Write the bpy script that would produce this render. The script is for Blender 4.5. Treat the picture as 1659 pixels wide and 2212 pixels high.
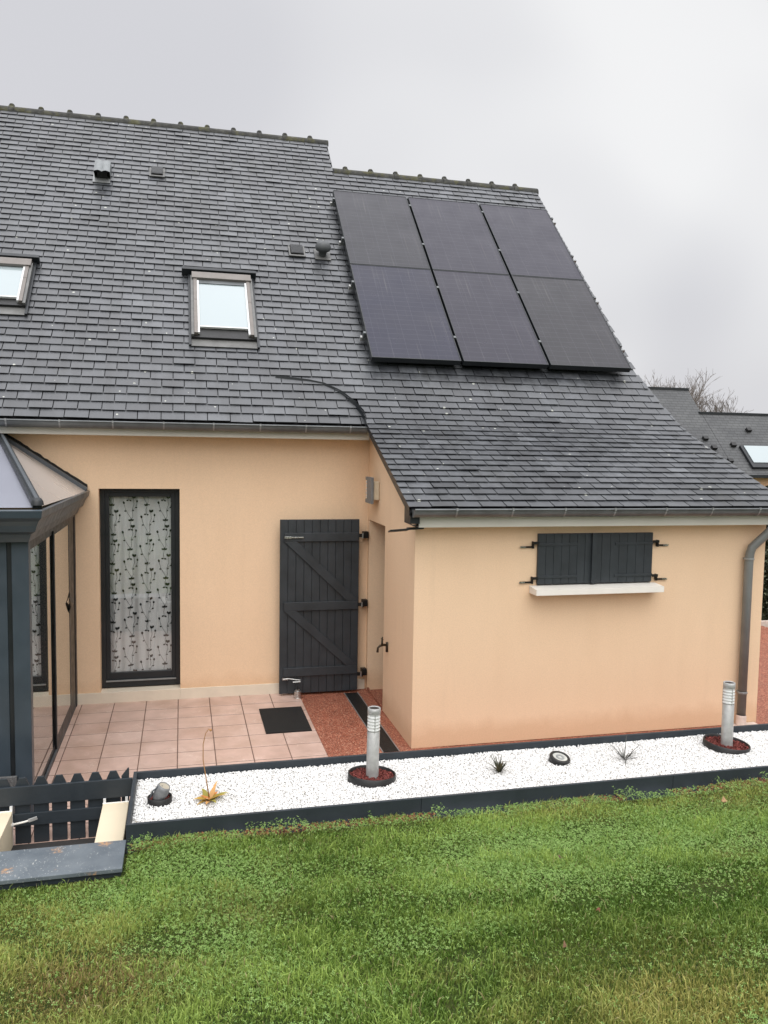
import bpy, math, random
import numpy as np
from mathutils import Vector, Matrix
random.seed(7); rng = np.random.default_rng(11)
C = bpy.context.scene
for o in list(bpy.data.objects): bpy.data.objects.remove(o)

# ---------------------------------------------------------------- camera
F, YAW, PITCH, ROLL, CH = 1764.0, math.radians(13.931), math.radians(4.429), math.radians(0.907), 3.053
cam = bpy.data.cameras.new('camera'); cam.sensor_fit = 'HORIZONTAL'; cam.sensor_width = 36.0
cam.lens = 36.0 * F / 1659.0; cam.clip_start = 0.05; cam.clip_end = 2000
co = bpy.data.objects.new('camera', cam); C.collection.objects.link(co)
f_ = Vector((math.sin(YAW)*math.cos(PITCH), math.cos(YAW)*math.cos(PITCH), -math.sin(PITCH)))
r_ = Vector((math.cos(YAW), -math.sin(YAW), 0)); u_ = r_.cross(f_)
R_ = math.cos(ROLL)*r_ + math.sin(ROLL)*u_; U_ = -math.sin(ROLL)*r_ + math.cos(ROLL)*u_
M = Matrix((R_, U_, -f_)).transposed().to_4x4(); M.translation = Vector((0, 0, CH))
co.matrix_world = M; C.camera = co

# ---------------------------------------------------------------- sky: overcast, brighter overhead
SUN_EL, SUN_AZ = math.radians(48), math.radians(187)      # azimuth clockwise from +Y (behind the camera)
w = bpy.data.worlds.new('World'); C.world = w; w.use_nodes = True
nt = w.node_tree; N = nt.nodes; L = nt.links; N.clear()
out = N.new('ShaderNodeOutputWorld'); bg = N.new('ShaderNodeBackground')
sky = N.new('ShaderNodeTexSky'); sky.sky_type = 'NISHITA'; sky.sun_disc = False
sky.sun_elevation = SUN_EL; sky.sun_rotation = SUN_AZ; sky.air_density = 1.5; sky.dust_density = 4
tc = N.new('ShaderNodeTexCoord'); mp = N.new('ShaderNodeMapping'); mp.inputs['Scale'].default_value = (1.0, 1.0, 1.2)
mp.inputs['Location'].default_value = (1.7, 2.3, 0.9); mp.inputs['Rotation'].default_value = (0.0, 0.5, 0.0)
n1 = N.new('ShaderNodeTexNoise'); n1.inputs['Scale'].default_value = 1.45; n1.inputs['Detail'].default_value = 2.6
n1.inputs['Roughness'].default_value = 0.42; n1.inputs['Distortion'].default_value = 0.5
cr = N.new('ShaderNodeValToRGB'); cr.color_ramp.interpolation = 'B_SPLINE'
cr.color_ramp.elements[0].position = 0.40; cr.color_ramp.elements[0].color = (.66, .66, .70, 1)
cr.color_ramp.elements[1].position = 0.60; cr.color_ramp.elements[1].color = (1.0, 1.0, 1.0, 1)
mx = N.new('ShaderNodeMix'); mx.data_type = 'RGBA'; mx.inputs['Factor'].default_value = 0.95
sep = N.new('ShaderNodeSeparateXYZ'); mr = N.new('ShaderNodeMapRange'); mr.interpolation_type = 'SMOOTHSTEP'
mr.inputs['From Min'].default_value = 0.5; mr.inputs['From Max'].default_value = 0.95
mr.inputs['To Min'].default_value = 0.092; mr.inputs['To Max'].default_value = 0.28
L.new(tc.outputs['Generated'], mp.inputs['Vector']); L.new(mp.outputs[0], n1.inputs['Vector'])
L.new(n1.outputs['Fac'], cr.inputs[0]); L.new(sky.outputs[0], mx.inputs['A'])
vm = N.new('ShaderNodeVectorMath'); vm.operation = 'SCALE'; vm.inputs['Scale'].default_value = 9.9
L.new(cr.outputs[0], vm.inputs[0]); L.new(vm.outputs[0], mx.inputs['B'])
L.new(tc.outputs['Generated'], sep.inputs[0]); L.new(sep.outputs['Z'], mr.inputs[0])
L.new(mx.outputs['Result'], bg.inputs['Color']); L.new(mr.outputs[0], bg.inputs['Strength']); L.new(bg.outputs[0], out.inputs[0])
sl = bpy.data.lights.new('sun', 'SUN'); sl.energy = 1.5; sl.angle = math.radians(70); sl.color = (1, .975, .94)
so = bpy.data.objects.new('sun', sl); C.collection.objects.link(so)
sd = Vector((math.sin(SUN_AZ)*math.cos(SUN_EL), math.cos(SUN_AZ)*math.cos(SUN_EL), math.sin(SUN_EL)))
so.rotation_euler = sd.to_track_quat('Z', 'Y').to_euler(); so.location = (0, -10, 12)
C.view_settings.view_transform = 'Standard'; C.view_settings.look = 'None'; C.view_settings.exposure = 0.10
C.render.engine = 'CYCLES'; C.cycles.max_bounces = 8; C.cycles.transparent_max_bounces = 12
C.cycles.caustics_reflective = False; C.cycles.caustics_refractive = False

# ---------------------------------------------------------------- materials
def new_mat(name):
    m = bpy.data.materials.new(name); m.use_nodes = True
    return m, m.node_tree.nodes, m.node_tree.links, m.node_tree.nodes['Principled BSDF']
def coords(N, L, scale=(1, 1, 1)):
    t = N.new('ShaderNodeTexCoord'); p = N.new('ShaderNodeMapping'); p.inputs['Scale'].default_value = scale
    L.new(t.outputs['Object'], p.inputs['Vector']); return p.outputs[0]
def noise(N, L, v, scale, detail=4, rough=.55):
    n = N.new('ShaderNodeTexNoise'); n.inputs['Scale'].default_value = scale; n.inputs['Detail'].default_value = detail
    n.inputs['Roughness'].default_value = rough; L.new(v, n.inputs['Vector']); return n.outputs['Fac']
def ramp(N, L, fac, stops, interp='LINEAR'):
    r = N.new('ShaderNodeValToRGB'); r.color_ramp.interpolation = interp; e = r.color_ramp.elements
    while len(e) < len(stops): e.new(.5)
    for i, (p, c) in enumerate(stops): e[i].position = p; e[i].color = (*c[:3], 1) if not isinstance(c, (int, float)) else (c, c, c, 1)
    L.new(fac, r.inputs[0]); return r.outputs[0]
def mixc(N, L, fac, a, b, mode='MIX'):
    m = N.new('ShaderNodeMix'); m.data_type = 'RGBA'; m.blend_type = mode
    for s, v in (('Factor', fac), ('A', a), ('B', b)):
        if isinstance(v, (int, float)): m.inputs[s].default_value = v
        elif isinstance(v, tuple): m.inputs[s].default_value = (*v[:3], 1)
        else: L.new(v, m.inputs[s])
    return m.outputs['Result']
def bump(N, L, b, h, strength=.3, dist=.01):
    n = N.new('ShaderNodeBump'); n.inputs['Strength'].default_value = strength; n.inputs['Distance'].default_value = dist
    L.new(h, n.inputs['Height']); L.new(n.outputs[0], b.inputs['Normal'])
def math_(N, L, op, a, b=None):
    m = N.new('ShaderNodeMath'); m.operation = op
    for i, v in enumerate((a, b)):
        if v is None: continue
        if isinstance(v, (int, float)): m.inputs[i].default_value = v
        else: L.new(v, m.inputs[i])
    return m.outputs[0]
def plain(name, col, rough=.6, metal=0, var=.12, scale=12, bs=.1, spec=.5, bd=.004):
    m, N, L, b = new_mat(name); v = coords(N, L)
    lo = tuple(c*(1-var) for c in col); hi = tuple(min(1, c*(1+var)) for c in col)
    L.new(ramp(N, L, noise(N, L, v, scale, 5), [(.3, lo), (.7, hi)]), b.inputs['Base Color'])
    L.new(ramp(N, L, noise(N, L, v, scale*2.3, 3), [(.3, max(.02, rough-.08)), (.7, min(1, rough+.08))]), b.inputs['Roughness'])
    b.inputs['Metallic'].default_value = metal; b.inputs['Specular IOR Level'].default_value = spec
    if bs: bump(N, L, b, noise(N, L, v, scale*6, 4), bs, bd)
    return m
ANT = (.026, .034, .042)
M_ant = plain('anthracite_wood_paint', (.030, .036, .042), .5, var=.22, scale=5, bs=.25)
M_antc = plain('anthracite_composite', (.022, .030, .038), .55, var=.14, scale=5, bs=.2)
M_alu = plain('anthracite_aluminium', (.046, .062, .078), .38, var=.16, scale=3, bs=.03)
M_aluD = plain('black_aluminium_frame', (.013, .016, .019), .4, var=.06, scale=4, bs=.02)
M_alug = plain('grey_cornice_aluminium', (.075, .085, .095), .42, var=.08, scale=4, bs=.03)
M_cream = plain('cream_plinth_paint', (.72, .64, .52), .75, var=.05, scale=6, bs=.15)
M_sill = plain('white_sill_paint', (.84, .81, .75), .6, var=.03, scale=6, bs=.1)
M_fascia = plain('white_fascia_board', (.70, .68, .61), .5, var=.04, scale=3, bs=.03)
M_zinc = plain('aged_zinc', (.14, .15, .155), .42, metal=.35, var=.22, scale=5, bs=.08)
M_zincl = plain('zinc_bracket', (.30, .31, .31), .45, metal=.4, var=.15, scale=9, bs=.08)
M_steel = plain('brushed_steel', (.55, .55, .54), .3, metal=.9, var=.1, scale=20, bs=.05)
M_black = plain('black_plastic', (.012, .012, .012), .45, var=.2, scale=20, bs=.1)
M_iron = plain('black_iron', (.015, .014, .013), .5, metal=.4, var=.3, scale=25, bs=.2)
M_bronze = plain('dark_bronze_tap', (.06, .045, .03), .4, metal=.7, var=.3, scale=25, bs=.1)
M_rub = plain('black_doormat', (.008, .008, .008), .95, var=.3, scale=90, bs=.8, bd=.01)
M_white = plain('white_plastic', (.75, .76, .76), .4, var=.03, scale=9, bs=.02)
M_conc = plain('pale_concrete', (.62, .52, .46), .9, var=.18, scale=8, bs=.4)
M_soil = plain('damp_soil', (.075, .042, .025), .95, var=.5, scale=14, bs=1, bd=.03)
M_dark = plain('dark_interior', (.03, .028, .026), .9, var=.1)
M_mesh = plain('grey_speckled_resin', (.12, .12, .12), .8, var=.5, scale=120, bs=.4)
M_bark = plain('red_bark_chips', (.17, .045, .035), .9, var=.5, scale=35, bs=.5)
M_lampg = plain('galvanised_lamp_metal', (.42, .42, .41), .45, metal=.35, var=.16, scale=18, bs=.15)
M_lens = plain('clear_ribbed_lens', (.72, .73, .72), .15, var=.05, scale=20, bs=.02)
M_bolc = plain('cream_tile_board', (.74, .64, .47), .7, var=.05, scale=3, bs=.1)

def wall_mat(name, col):
    m, N, L, b = new_mat(name); v = coords(N, L)
    big = noise(N, L, v, .55, 4, .5); base = ramp(N, L, big, [(.3, tuple(c*.965 for c in col)), (.7, tuple(min(1, c*1.03) for c in col))])
    sp = coords(N, L, (3, 3, .9)); st = ramp(N, L, noise(N, L, sp, 1.0, 5), [(.5, (1, 1, 1)), (.85, (.965, .955, .94))])
    base = mixc(N, L, 1.0, base, st, 'MULTIPLY')
    # splash dirt close to the ground
    s = N.new('ShaderNodeSeparateXYZ'); t = N.new('ShaderNodeTexCoord'); L.new(t.outputs['Object'], s.inputs[0])
    zz = math_(N, L, 'ADD', s.outputs['Z'], math_(N, L, 'MULTIPLY', noise(N, L, v, 5, 4), -.25))
    base = mixc(N, L, ramp(N, L, zz, [(0.0, .55), (.16, 0)]), base, tuple(c*k for c, k in zip(col, (.80, .70, .62))))
    L.new(base, b.inputs['Base Color']); b.inputs['Roughness'].default_value = .85
    gr = ramp(N, L, noise(N, L, v, 85, 3, .7), [(.3, (.93, .93, .92)), (.7, (1.05, 1.05, 1.05))])
    mp2 = coords(N, L, (9, 9, .6)); rs = math_(N, L, 'MULTIPLY', ramp(N, L, noise(N, L, mp2, 1.0, 5, .6), [(.55, 0), (.72, 1)]), ramp(N, L, noise(N, L, v, .8, 2), [(.45, 0), (.62, .08)]))
    base = mixc(N, L, rs, mixc(N, L, 1.0, base, gr, 'MULTIPLY'), (.50, .36, .24)); L.new(base, b.inputs['Base Color'])
    h = math_(N, L, 'ADD', noise(N, L, v, 160, 3), math_(N, L, 'MULTIPLY', noise(N, L, v, 4, 3), 1.5))
    # blistered paint low on the front wall
    vs = N.new('ShaderNodeVectorMath'); vs.operation = 'DISTANCE'; mpv = N.new('ShaderNodeMapping'); mpv.inputs['Scale'].default_value = (1, 1, 2.6)
    L.new(t.outputs['Object'], mpv.inputs[0]); L.new(mpv.outputs[0], vs.inputs[0]); vs.inputs[1].default_value = (3.35, 7.825, .27*2.6)
    mask = ramp(N, L, vs.outputs['Value'], [(.28, 1), (.5, 0)])
    wr = ramp(N, L, noise(N, L, v, 11, 2), [(.47, 0), (.5, 1), (.53, 0)])
    h = math_(N, L, 'ADD', h, math_(N, L, 'MULTIPLY', math_(N, L, 'MULTIPLY', mask, wr), 6.0))
    bump(N, L, b, h, .35, .003)
    return m
PEACH = (.85, .62, .42)
M_wall = wall_mat('peach_render', PEACH)

def slate_mat():
    m, N, L, b = new_mat('weathered_slate'); v = coords(N, L)
    a = N.new('ShaderNodeAttribute'); a.attribute_name = 'tone'
    base = ramp(N, L, a.outputs['Fac'], [(0, (.022, .024, .029)), (.5, (.048, .052, .059)), (1, (.092, .098, .108))])
    n = noise(N, L, coords(N, L, (1.6, 1, 1)), 7, 6, .65)
    base = mixc(N, L, 1.0, base, ramp(N, L, n, [(.25, (.48, .48, .50)), (.5, (1, 1, 1)), (.78, (1.35, 1.36, 1.34))]), 'MULTIPLY')
    big = noise(N, L, v, .8, 3)
    base = mixc(N, L, 1.0, base, ramp(N, L, big, [(.3, (.68, .68, .68)), (.7, (1.25, 1.25, 1.24))]), 'MULTIPLY')
    ro = noise(N, L, coords(N, L, (2.6, .35, .35)), 2.2, 4, .6); base = mixc(N, L, 1.0, base, ramp(N, L, ro, [(.32, (.66, .66, .66)), (.5, (1, 1, 1)), (.7, (1.18, 1.18, 1.2))]), 'MULTIPLY')
    # lichen dots
    vo = N.new('ShaderNodeTexVoronoi'); vo.inputs['Scale'].default_value = 7.5; L.new(v, vo.inputs['Vector'])
    sc = N.new('ShaderNodeSeparateColor'); L.new(vo.outputs['Color'], sc.inputs[0])
    thr = math_(N, L, 'MULTIPLY', sc.outputs[0], .16)
    dist = math_(N, L, 'ADD', vo.outputs['Distance'], math_(N, L, 'MULTIPLY', noise(N, L, v, 60, 2), .10))
    dots = math_(N, L, 'LESS_THAN', dist, math_(N, L, 'ADD', thr, .03))
    sel = math_(N, L, 'GREATER_THAN', math_(N, L, 'ADD', sc.outputs[1], math_(N, L, 'MULTIPLY', noise(N, L, v, .9, 2), .9)), 1.0)
    base = mixc(N, L, math_(N, L, 'MULTIPLY', dots, sel), base, (.42, .43, .38))
    # moss near joints
    moss = math_(N, L, 'MULTIPLY', ramp(N, L, noise(N, L, v, 1.7, 4), [(.56, 0), (.70, 1)]), ramp(N, L, noise(N, L, v, 30, 3), [(.48, 0), (.60, 1)]))
    base = mixc(N, L, math_(N, L, 'MULTIPLY', moss, .6), base, (.028, .029, .022))
    L.new(base, b.inputs['Base Color'])
    L.new(ramp(N, L, n, [(.3, .30), (.7, .50)]), b.inputs['Roughness']); b.inputs['Specular IOR Level'].default_value = 1.0
    bump(N, L, b, math_(N, L, 'ADD', noise(N, L, coords(N, L, (2, 1, 1)), 30, 5, .7), n), .25, .004)
    return m
M_slate = slate_mat()
M_under = plain('roof_underlay', (.012, .012, .013), .95)

def ridge_mat():
    m, N, L, b = new_mat('mossy_ridge_tile'); v = coords(N, L)
    base = ramp(N, L, noise(N, L, v, 12, 6, .65), [(.3, (.022, .022, .021)), (.55, (.055, .055, .050)), (.72, (.12, .12, .10))])
    moss = ramp(N, L, noise(N, L, v, 5, 4, .6), [(.52, 0), (.62, 1)])
    base = mixc(N, L, math_(N, L, 'MULTIPLY', moss, .55), base, (.10, .095, .03))
    L.new(base, b.inputs['Base Color']); b.inputs['Roughness'].default_value = .85
    bump(N, L, b, noise(N, L, v, 40, 5), .5, .01); return m
M_ridge = ridge_mat()

def tile_mat():
    m, N, L, b = new_mat('pink_patio_tile'); v = coords(N, L)
    a = N.new('ShaderNodeAttribute'); a.attribute_name = 'tone'
    base = ramp(N, L, a.outputs['Fac'], [(0, (.50, .34, .28)), (.5, (.58, .425, .36)), (1, (.62, .47, .41))])
    n = noise(N, L, v, 4.5, 6, .6)
    base = mixc(N, L, 1.0, base, ramp(N, L, n, [(.3, (.84, .80, .77)), (.7, (1.12, 1.10, 1.10))]), 'MULTIPLY')
    vn = noise(N, L, v, 7, 3, .5)
    veins = ramp(N, L, vn, [(.485, 0), (.5, 1), (.515, 0)])
    mask = ramp(N, L, noise(N, L, v, 3, 2), [(.5, 0), (.6, 1)])
    base = mixc(N, L, math_(N, L, 'MULTIPLY', math_(N, L, 'MULTIPLY', veins, mask), .4), base, (.78, .66, .58))
    base = mixc(N, L, ramp(N, L, noise(N, L, v, 1.6, 6, .65), [(.50, 0), (.72, .55)]), base, (.36, .22, .15))
    L.new(base, b.inputs['Base Color']); L.new(ramp(N, L, n, [(.3, .34), (.7, .5)]), b.inputs['Roughness'])
    bump(N, L, b, math_(N, L, 'ADD', n, math_(N, L, 'MULTIPLY', veins, -.3)), .3, .006); return m
M_tile = tile_mat(); M_grout = plain('dark_tile_joint', (.17, .11, .085), .9, var=.25, scale=10)

def granite_mat(name, k=1.):
    m, N, L, b = new_mat(name); v = coords(N, L)
    vo = N.new('ShaderNodeTexVoronoi'); vo.inputs['Scale'].default_value = 110; L.new(v, vo.inputs['Vector'])
    s = N.new('ShaderNodeSeparateColor'); L.new(vo.outputs['Color'], s.inputs[0])
    c = ramp(N, L, s.outputs[0], [(0, (.13*k, .035*k, .02*k)), (.45, (.34*k, .10*k, .055*k)), (.8, (.46*k, .17*k, .10*k)), (1, (.62*k, .36*k, .25*k))])
    n2 = ramp(N, L, noise(N, L, v, 5, 4), [(.3, (.85, .83, .82)), (.7, (1.12, 1.12, 1.12))])
    L.new(mixc(N, L, 1.0, c, n2, 'MULTIPLY'), b.inputs['Base Color']); b.inputs['Roughness'].default_value = .55
    bump(N, L, b, vo.outputs['Distance'], .8, .01); return m
M_gran = granite_mat('red_resin_gravel')

def lawn_mat():
    m, N, L, b = new_mat('lawn_soil'); v = coords(N, L)
    c = ramp(N, L, noise(N, L, v, 2.5, 6, .65), [(.3, (.030, .048, .010)), (.55, (.050, .072, .018)), (.74, (.085, .065, .028))])
    c = mixc(N, L, 1.0, c, ramp(N, L, noise(N, L, v, 60, 4), [(.3, (.55, .55, .55)), (.7, (1.3, 1.3, 1.3))]), 'MULTIPLY')
    L.new(c, b.inputs['Base Color']); b.inputs['Roughness'].default_value = 1; b.inputs['Specular IOR Level'].default_value = .1
    bump(N, L, b, noise(N, L, v, 35, 5), 1, .03); return m
M_lawn = lawn_mat()

def attr_mat(name, rough=.6, trans=0., attr='Col', spec=.3):
    m, N, L, b = new_mat(name)
    a = N.new('ShaderNodeAttribute'); a.attribute_name = attr; L.new(a.outputs['Color'], b.inputs['Base Color'])
    b.inputs['Roughness'].default_value = rough; b.inputs['Specular IOR Level'].default_value = spec
    if trans:
        t = N.new('ShaderNodeBsdfTranslucent'); L.new(a.outputs['Color'], t.inputs['Color'])
        ms = N.new('ShaderNodeMixShader'); ms.inputs[0].default_value = trans
        L.new(b.outputs[0], ms.inputs[1]); L.new(t.outputs[0], ms.inputs[2]); L.new(ms.outputs[0], N['Material Output'].inputs['Surface'])
    return m
M_grass = attr_mat('grass_blades', .5, .25); M_peb = attr_mat('white_marble_pebble', .7)
M_leafa = attr_mat('plant_leaf', .55, .15)

def glass_mat(name, tint=(.98, .99, .99), rough=.01, base_refl=.0):
    m, N, L, b = new_mat(name); N.remove(b)
    tr = N.new('ShaderNodeBsdfTransparent'); tr.inputs[0].default_value = (*tint, 1)
    gl = N.new('ShaderNodeBsdfGlossy'); gl.inputs['Roughness'].default_value = rough; gl.inputs['Color'].default_value = (.95, .97, .97, 1)
    ge = N.new('ShaderNodeNewGeometry'); dt = N.new('ShaderNodeVectorMath'); dt.operation = 'DOT_PRODUCT'
    L.new(ge.outputs['Normal'], dt.inputs[0]); L.new(ge.outputs['Incoming'], dt.inputs[1])
    ca = math_(N, L, 'ABSOLUTE', dt.outputs['Value']); fr = math_(N, L, 'ADD', .043, math_(N, L, 'MULTIPLY', .957, math_(N, L, 'POWER', math_(N, L, 'SUBTRACT', 1.0, ca), 5.0)))
    # double glazing: each face of the modelled pane stands for one sheet
    k = math_(N, L, 'SUBTRACT', 1.0, math_(N, L, 'POWER', math_(N, L, 'SUBTRACT', 1.0, fr), 1.7))
    k = math_(N, L, 'ADD', k, base_refl)
    ms = N.new('ShaderNodeMixShader'); L.new(k, ms.inputs[0]); L.new(tr.outputs[0], ms.inputs[1]); L.new(gl.outputs[0], ms.inputs[2])
    L.new(ms.outputs[0], N['Material Output'].inputs['Surface']); return m
M_glass = glass_mat('window_glass'); M_glassr = glass_mat('conservatory_glass', (.55, .6, .6), .015, .12)

def panel_mat(name, col, col2):
    m, N, L, b = new_mat(name); v = coords(N, L)
    base = ramp(N, L, noise(N, L, v, 1.1, 4), [(.3, col), (.7, col2)])
    sp = N.new('ShaderNodeSeparateXYZ'); t = N.new('ShaderNodeTexCoord'); L.new(t.outputs['UV'], sp.inputs[0])
    def grid(o, n, wd): 
        f = math_(N, L, 'FRACT', math_(N, L, 'MULTIPLY', o, n)); return math_(N, L, 'LESS_THAN', math_(N, L, 'ABSOLUTE', math_(N, L, 'SUBTRACT', f, .5)), wd)
    g = math_(N, L, 'MAXIMUM', grid(sp.outputs[0], 6, .008), grid(sp.outputs[1], 20, .02))
    base = mixc(N, L, math_(N, L, 'MULTIPLY', g, .45), base, (.12, .12, .15))
    # dried run-off streaks and dust
    cs = N.new('ShaderNodeMapping'); cs.inputs['Scale'].default_value = (34, 1.6, 1); L.new(t.outputs['UV'], cs.inputs[0])
    st = ramp(N, L, noise(N, L, cs.outputs[0], 1, 4, .6), [(.60, 0), (.72, 1)])
    base = mixc(N, L, math_(N, L, 'MULTIPLY', st, .20), base, (.22, .21, .20))
    L.new(base, b.inputs['Base Color']); b.inputs['Roughness'].default_value = .34
    L.new(ramp(N, L, noise(N, L, v, 3, 4), [(.3, .26), (.7, .42)]), b.inputs['Roughness'])
    b.inputs['Specular IOR Level'].default_value = .28; return m
PM = [panel_mat('solar_cells_olive', (.028, .028, .034), (.037, .035, .044)), panel_mat('solar_cells_violet', (.028, .026, .040), (.036, .033, .048)),
      panel_mat('solar_cells_blue', (.022, .023, .044), (.032, .031, .048)), panel_mat('solar_cells_grey', (.028, .027, .032), (.035, .033, .039))]  # each panel's sky reflection tint is mixed into its cell colour

def curtain_mat():
    m, N, L, b = new_mat('sheer_curtain'); v = coords(N, L, (260, 260, 260))
    L.new(ramp(N, L, noise(N, L, v, 1, 2), [(.3, (.56, .57, .57)), (.7, (.66, .67, .67))]), b.inputs['Base Color']); b.inputs['Roughness'].default_value = .9
    return m
M_curt = curtain_mat(); M_leafp = plain('printed_leaf', (.012, .014, .013), .9, var=.1)

# ---------------------------------------------------------------- mesh helpers
def tag(o, label=None, cat=None, group=None, kind=None):
    if label: o['label'] = label
    if cat: o['category'] = cat
    if group: o['group'] = group
    if kind: o['kind'] = kind
    return o
def empty(name, loc, label, cat, group=None):
    o = bpy.data.objects.new(name, None); C.collection.objects.link(o); o.location = place(loc); o.empty_display_size = .1
    return tag(o, label, cat, group)
def root_loc(p):
    v = Vector((0, 0, 0))
    while p: v += p.location; p = p.parent
    return v
# the raised bed, its board, the picket gate and the lawn are drawn in bed units; the bed's rim stands 0.47 m above the patio
BEDK, BEDZ = .88, .3664
BED = False
def place(v): return (v[0]*BEDK, v[1]*BEDK, v[2]*BEDK+BEDZ) if BED else v
class MB:
    def __init__(s): s.v = []; s.f = []; s.m = []; s.mi = 0
    def add(s, vs, fs):
        b = len(s.v); s.v += [tuple(map(float, q)) for q in vs]; s.f += [tuple(b+i for i in f) for f in fs]; s.m += [s.mi]*len(fs); return s
    def box(s, x0, y0, z0, x1, y1, z1):
        return s.add([(x0, y0, z0), (x1, y0, z0), (x1, y1, z0), (x0, y1, z0), (x0, y0, z1), (x1, y0, z1), (x1, y1, z1), (x0, y1, z1)],
                     [(0, 3, 2, 1), (4, 5, 6, 7), (0, 1, 5, 4), (1, 2, 6, 5), (2, 3, 7, 6), (3, 0, 4, 7)])
    def obox(s, c, ax, ay, az):   # oriented box: centre and three half axes
        c, ax, ay, az = map(Vector, (c, ax, ay, az)); P = [c+i*ax+j*ay+k*az for k in (-1, 1) for i, j in ((-1, -1), (1, -1), (1, 1), (-1, 1))]
        return s.add(P, [(0, 3, 2, 1), (4, 5, 6, 7), (0, 1, 5, 4), (1, 2, 6, 5), (2, 3, 7, 6), (3, 0, 4, 7)])
    def prism(s, pts, d):         # planar polygon extruded along d
        n = len(pts); d = Vector(d); P = [Vector(p) for p in pts] + [Vector(p)+d for p in pts]
        return s.add(P, [tuple(range(n))[::-1], tuple(range(n, 2*n))] + [(i, (i+1) % n, n+(i+1) % n, n+i) for i in range(n)])
    def tube(s, pts, r, n=10, caps=True):
        pts = [Vector(p) for p in pts]; k = len(pts); rr = r if isinstance(r, (list, tuple)) else [r]*k; V = []; prev = None
        for i, p in enumerate(pts):
            t = (pts[min(i+1, k-1)]-pts[max(i-1, 0)]).normalized()
            if prev is None: a = t.orthogonal().normalized()
            else: a = (prev - t*prev.dot(t)).normalized()
            prev = a; b = t.cross(a)
            V += [p + rr[i]*(math.cos(2*math.pi*j/n)*a+math.sin(2*math.pi*j/n)*b) for j in range(n)]
        Fs = [(i*n+j, i*n+(j+1) % n, (i+1)*n+(j+1) % n, (i+1)*n+j) for i in range(k-1) for j in range(n)]
        if caps: Fs += [tuple(range(n))[::-1], tuple((k-1)*n+j for j in range(n))]
        return s.add(V, Fs)
    def lathe(s, c, prof, n=28, M=None):
        c = Vector(c); V = []
        for r, z in prof:
            for j in range(n):
                p = Vector((r*math.cos(2*math.pi*j/n), r*math.sin(2*math.pi*j/n), z)); p = M @ p if M else p; V.append(c+p)
        k = len(prof); return s.add(V, [(i*n+j, i*n+(j+1) % n, (i+1)*n+(j+1) % n, (i+1)*n+j) for i in range(k-1) for j in range(n)])
    def disc(s, c, r, n=28, M=None):
        c = Vector(c); V = [c+((M @ Vector((r*math.cos(2*math.pi*j/n), r*math.sin(2*math.pi*j/n), 0))) if M else Vector((r*math.cos(2*math.pi*j/n), r*math.sin(2*math.pi*j/n), 0))) for j in range(n)]
        return s.add(V, [tuple(range(n))])
    def build(s, name, mat, parent=None, smooth=False, bevel=0, uv=None):
        off = root_loc(parent) if parent else Vector((0, 0, 0))
        me = bpy.data.meshes.new(name); vv = [place(v) for v in s.v]; me.from_pydata([(v[0]-off.x, v[1]-off.y, v[2]-off.z) for v in vv], [], s.f)
        for m in (mat if isinstance(mat, (list, tuple)) else [mat]): me.materials.append(m)
        if max(s.m, default=0): me.polygons.foreach_set('material_index', s.m)
        if smooth: me.polygons.foreach_set('use_smooth', [True]*len(s.f))
        o = bpy.data.objects.new(name, me); C.collection.objects.link(o); o.parent = parent
        if bevel:
            b = o.modifiers.new('bevel', 'BEVEL'); b.width = bevel; b.segments = 2; b.limit_method = 'ANGLE'; b.angle_limit = math.radians(40)
        return o
def np_mesh(name, V, Fc, mat, col=None, tone=None, parent=None, smooth=False, local=False):
    me = bpy.data.meshes.new(name); nv = len(V); nf, k = Fc.shape
    if BED and not local: V = V*BEDK+np.array([0, 0, BEDZ])
    if parent is not None and not local: V = V-np.array(root_loc(parent))
    me.vertices.add(nv); me.vertices.foreach_set('co', V.astype(np.float32).ravel())
    me.loops.add(nf*k); me.loops.foreach_set('vertex_index', Fc.astype(np.int32).ravel())
    me.polygons.add(nf); me.polygons.foreach_set('loop_start', np.arange(nf, dtype=np.int32)*k)
    me.update(calc_edges=True); me.validate()
    if col is not None:
        a = me.color_attributes.new('Col', 'FLOAT_COLOR', 'POINT'); a.data.foreach_set('color', np.c_[col, np.ones(nv)].astype(np.float32).ravel())
    if tone is not None:
        a = me.attributes.new('tone', 'FLOAT', 'POINT'); a.data.foreach_set('value', tone.astype(np.float32))
    me.polygons.foreach_set('use_smooth', [smooth]*nf)
    me.materials.append(mat); o = bpy.data.objects.new(name, me); C.collection.objects.link(o); o.parent = parent
    return o
def copy_tree(o, parent=None):
    c = o.copy(); C.collection.objects.link(c); c.parent = parent
    for ch in list(o.children): copy_tree(ch, c)
    return c

# ---------------------------------------------------------------- key dimensions (metres)
YM, YA, XA, XR = 9.97, 7.825, 2.268, 6.36
K = 3.33-9.65                                   # main roof plane: z = y + K (45 degrees)
AL = math.tan(math.radians(23.8)); K2 = 2.5-AL*7.6   # lower plane of the lean-to: z = AL*y + K2
SQ = math.sqrt(.5)
def on_main(x, s, h=0.): return Vector((x, 9.65+s*SQ-h*SQ, 3.33+s*SQ+h*SQ))
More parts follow.
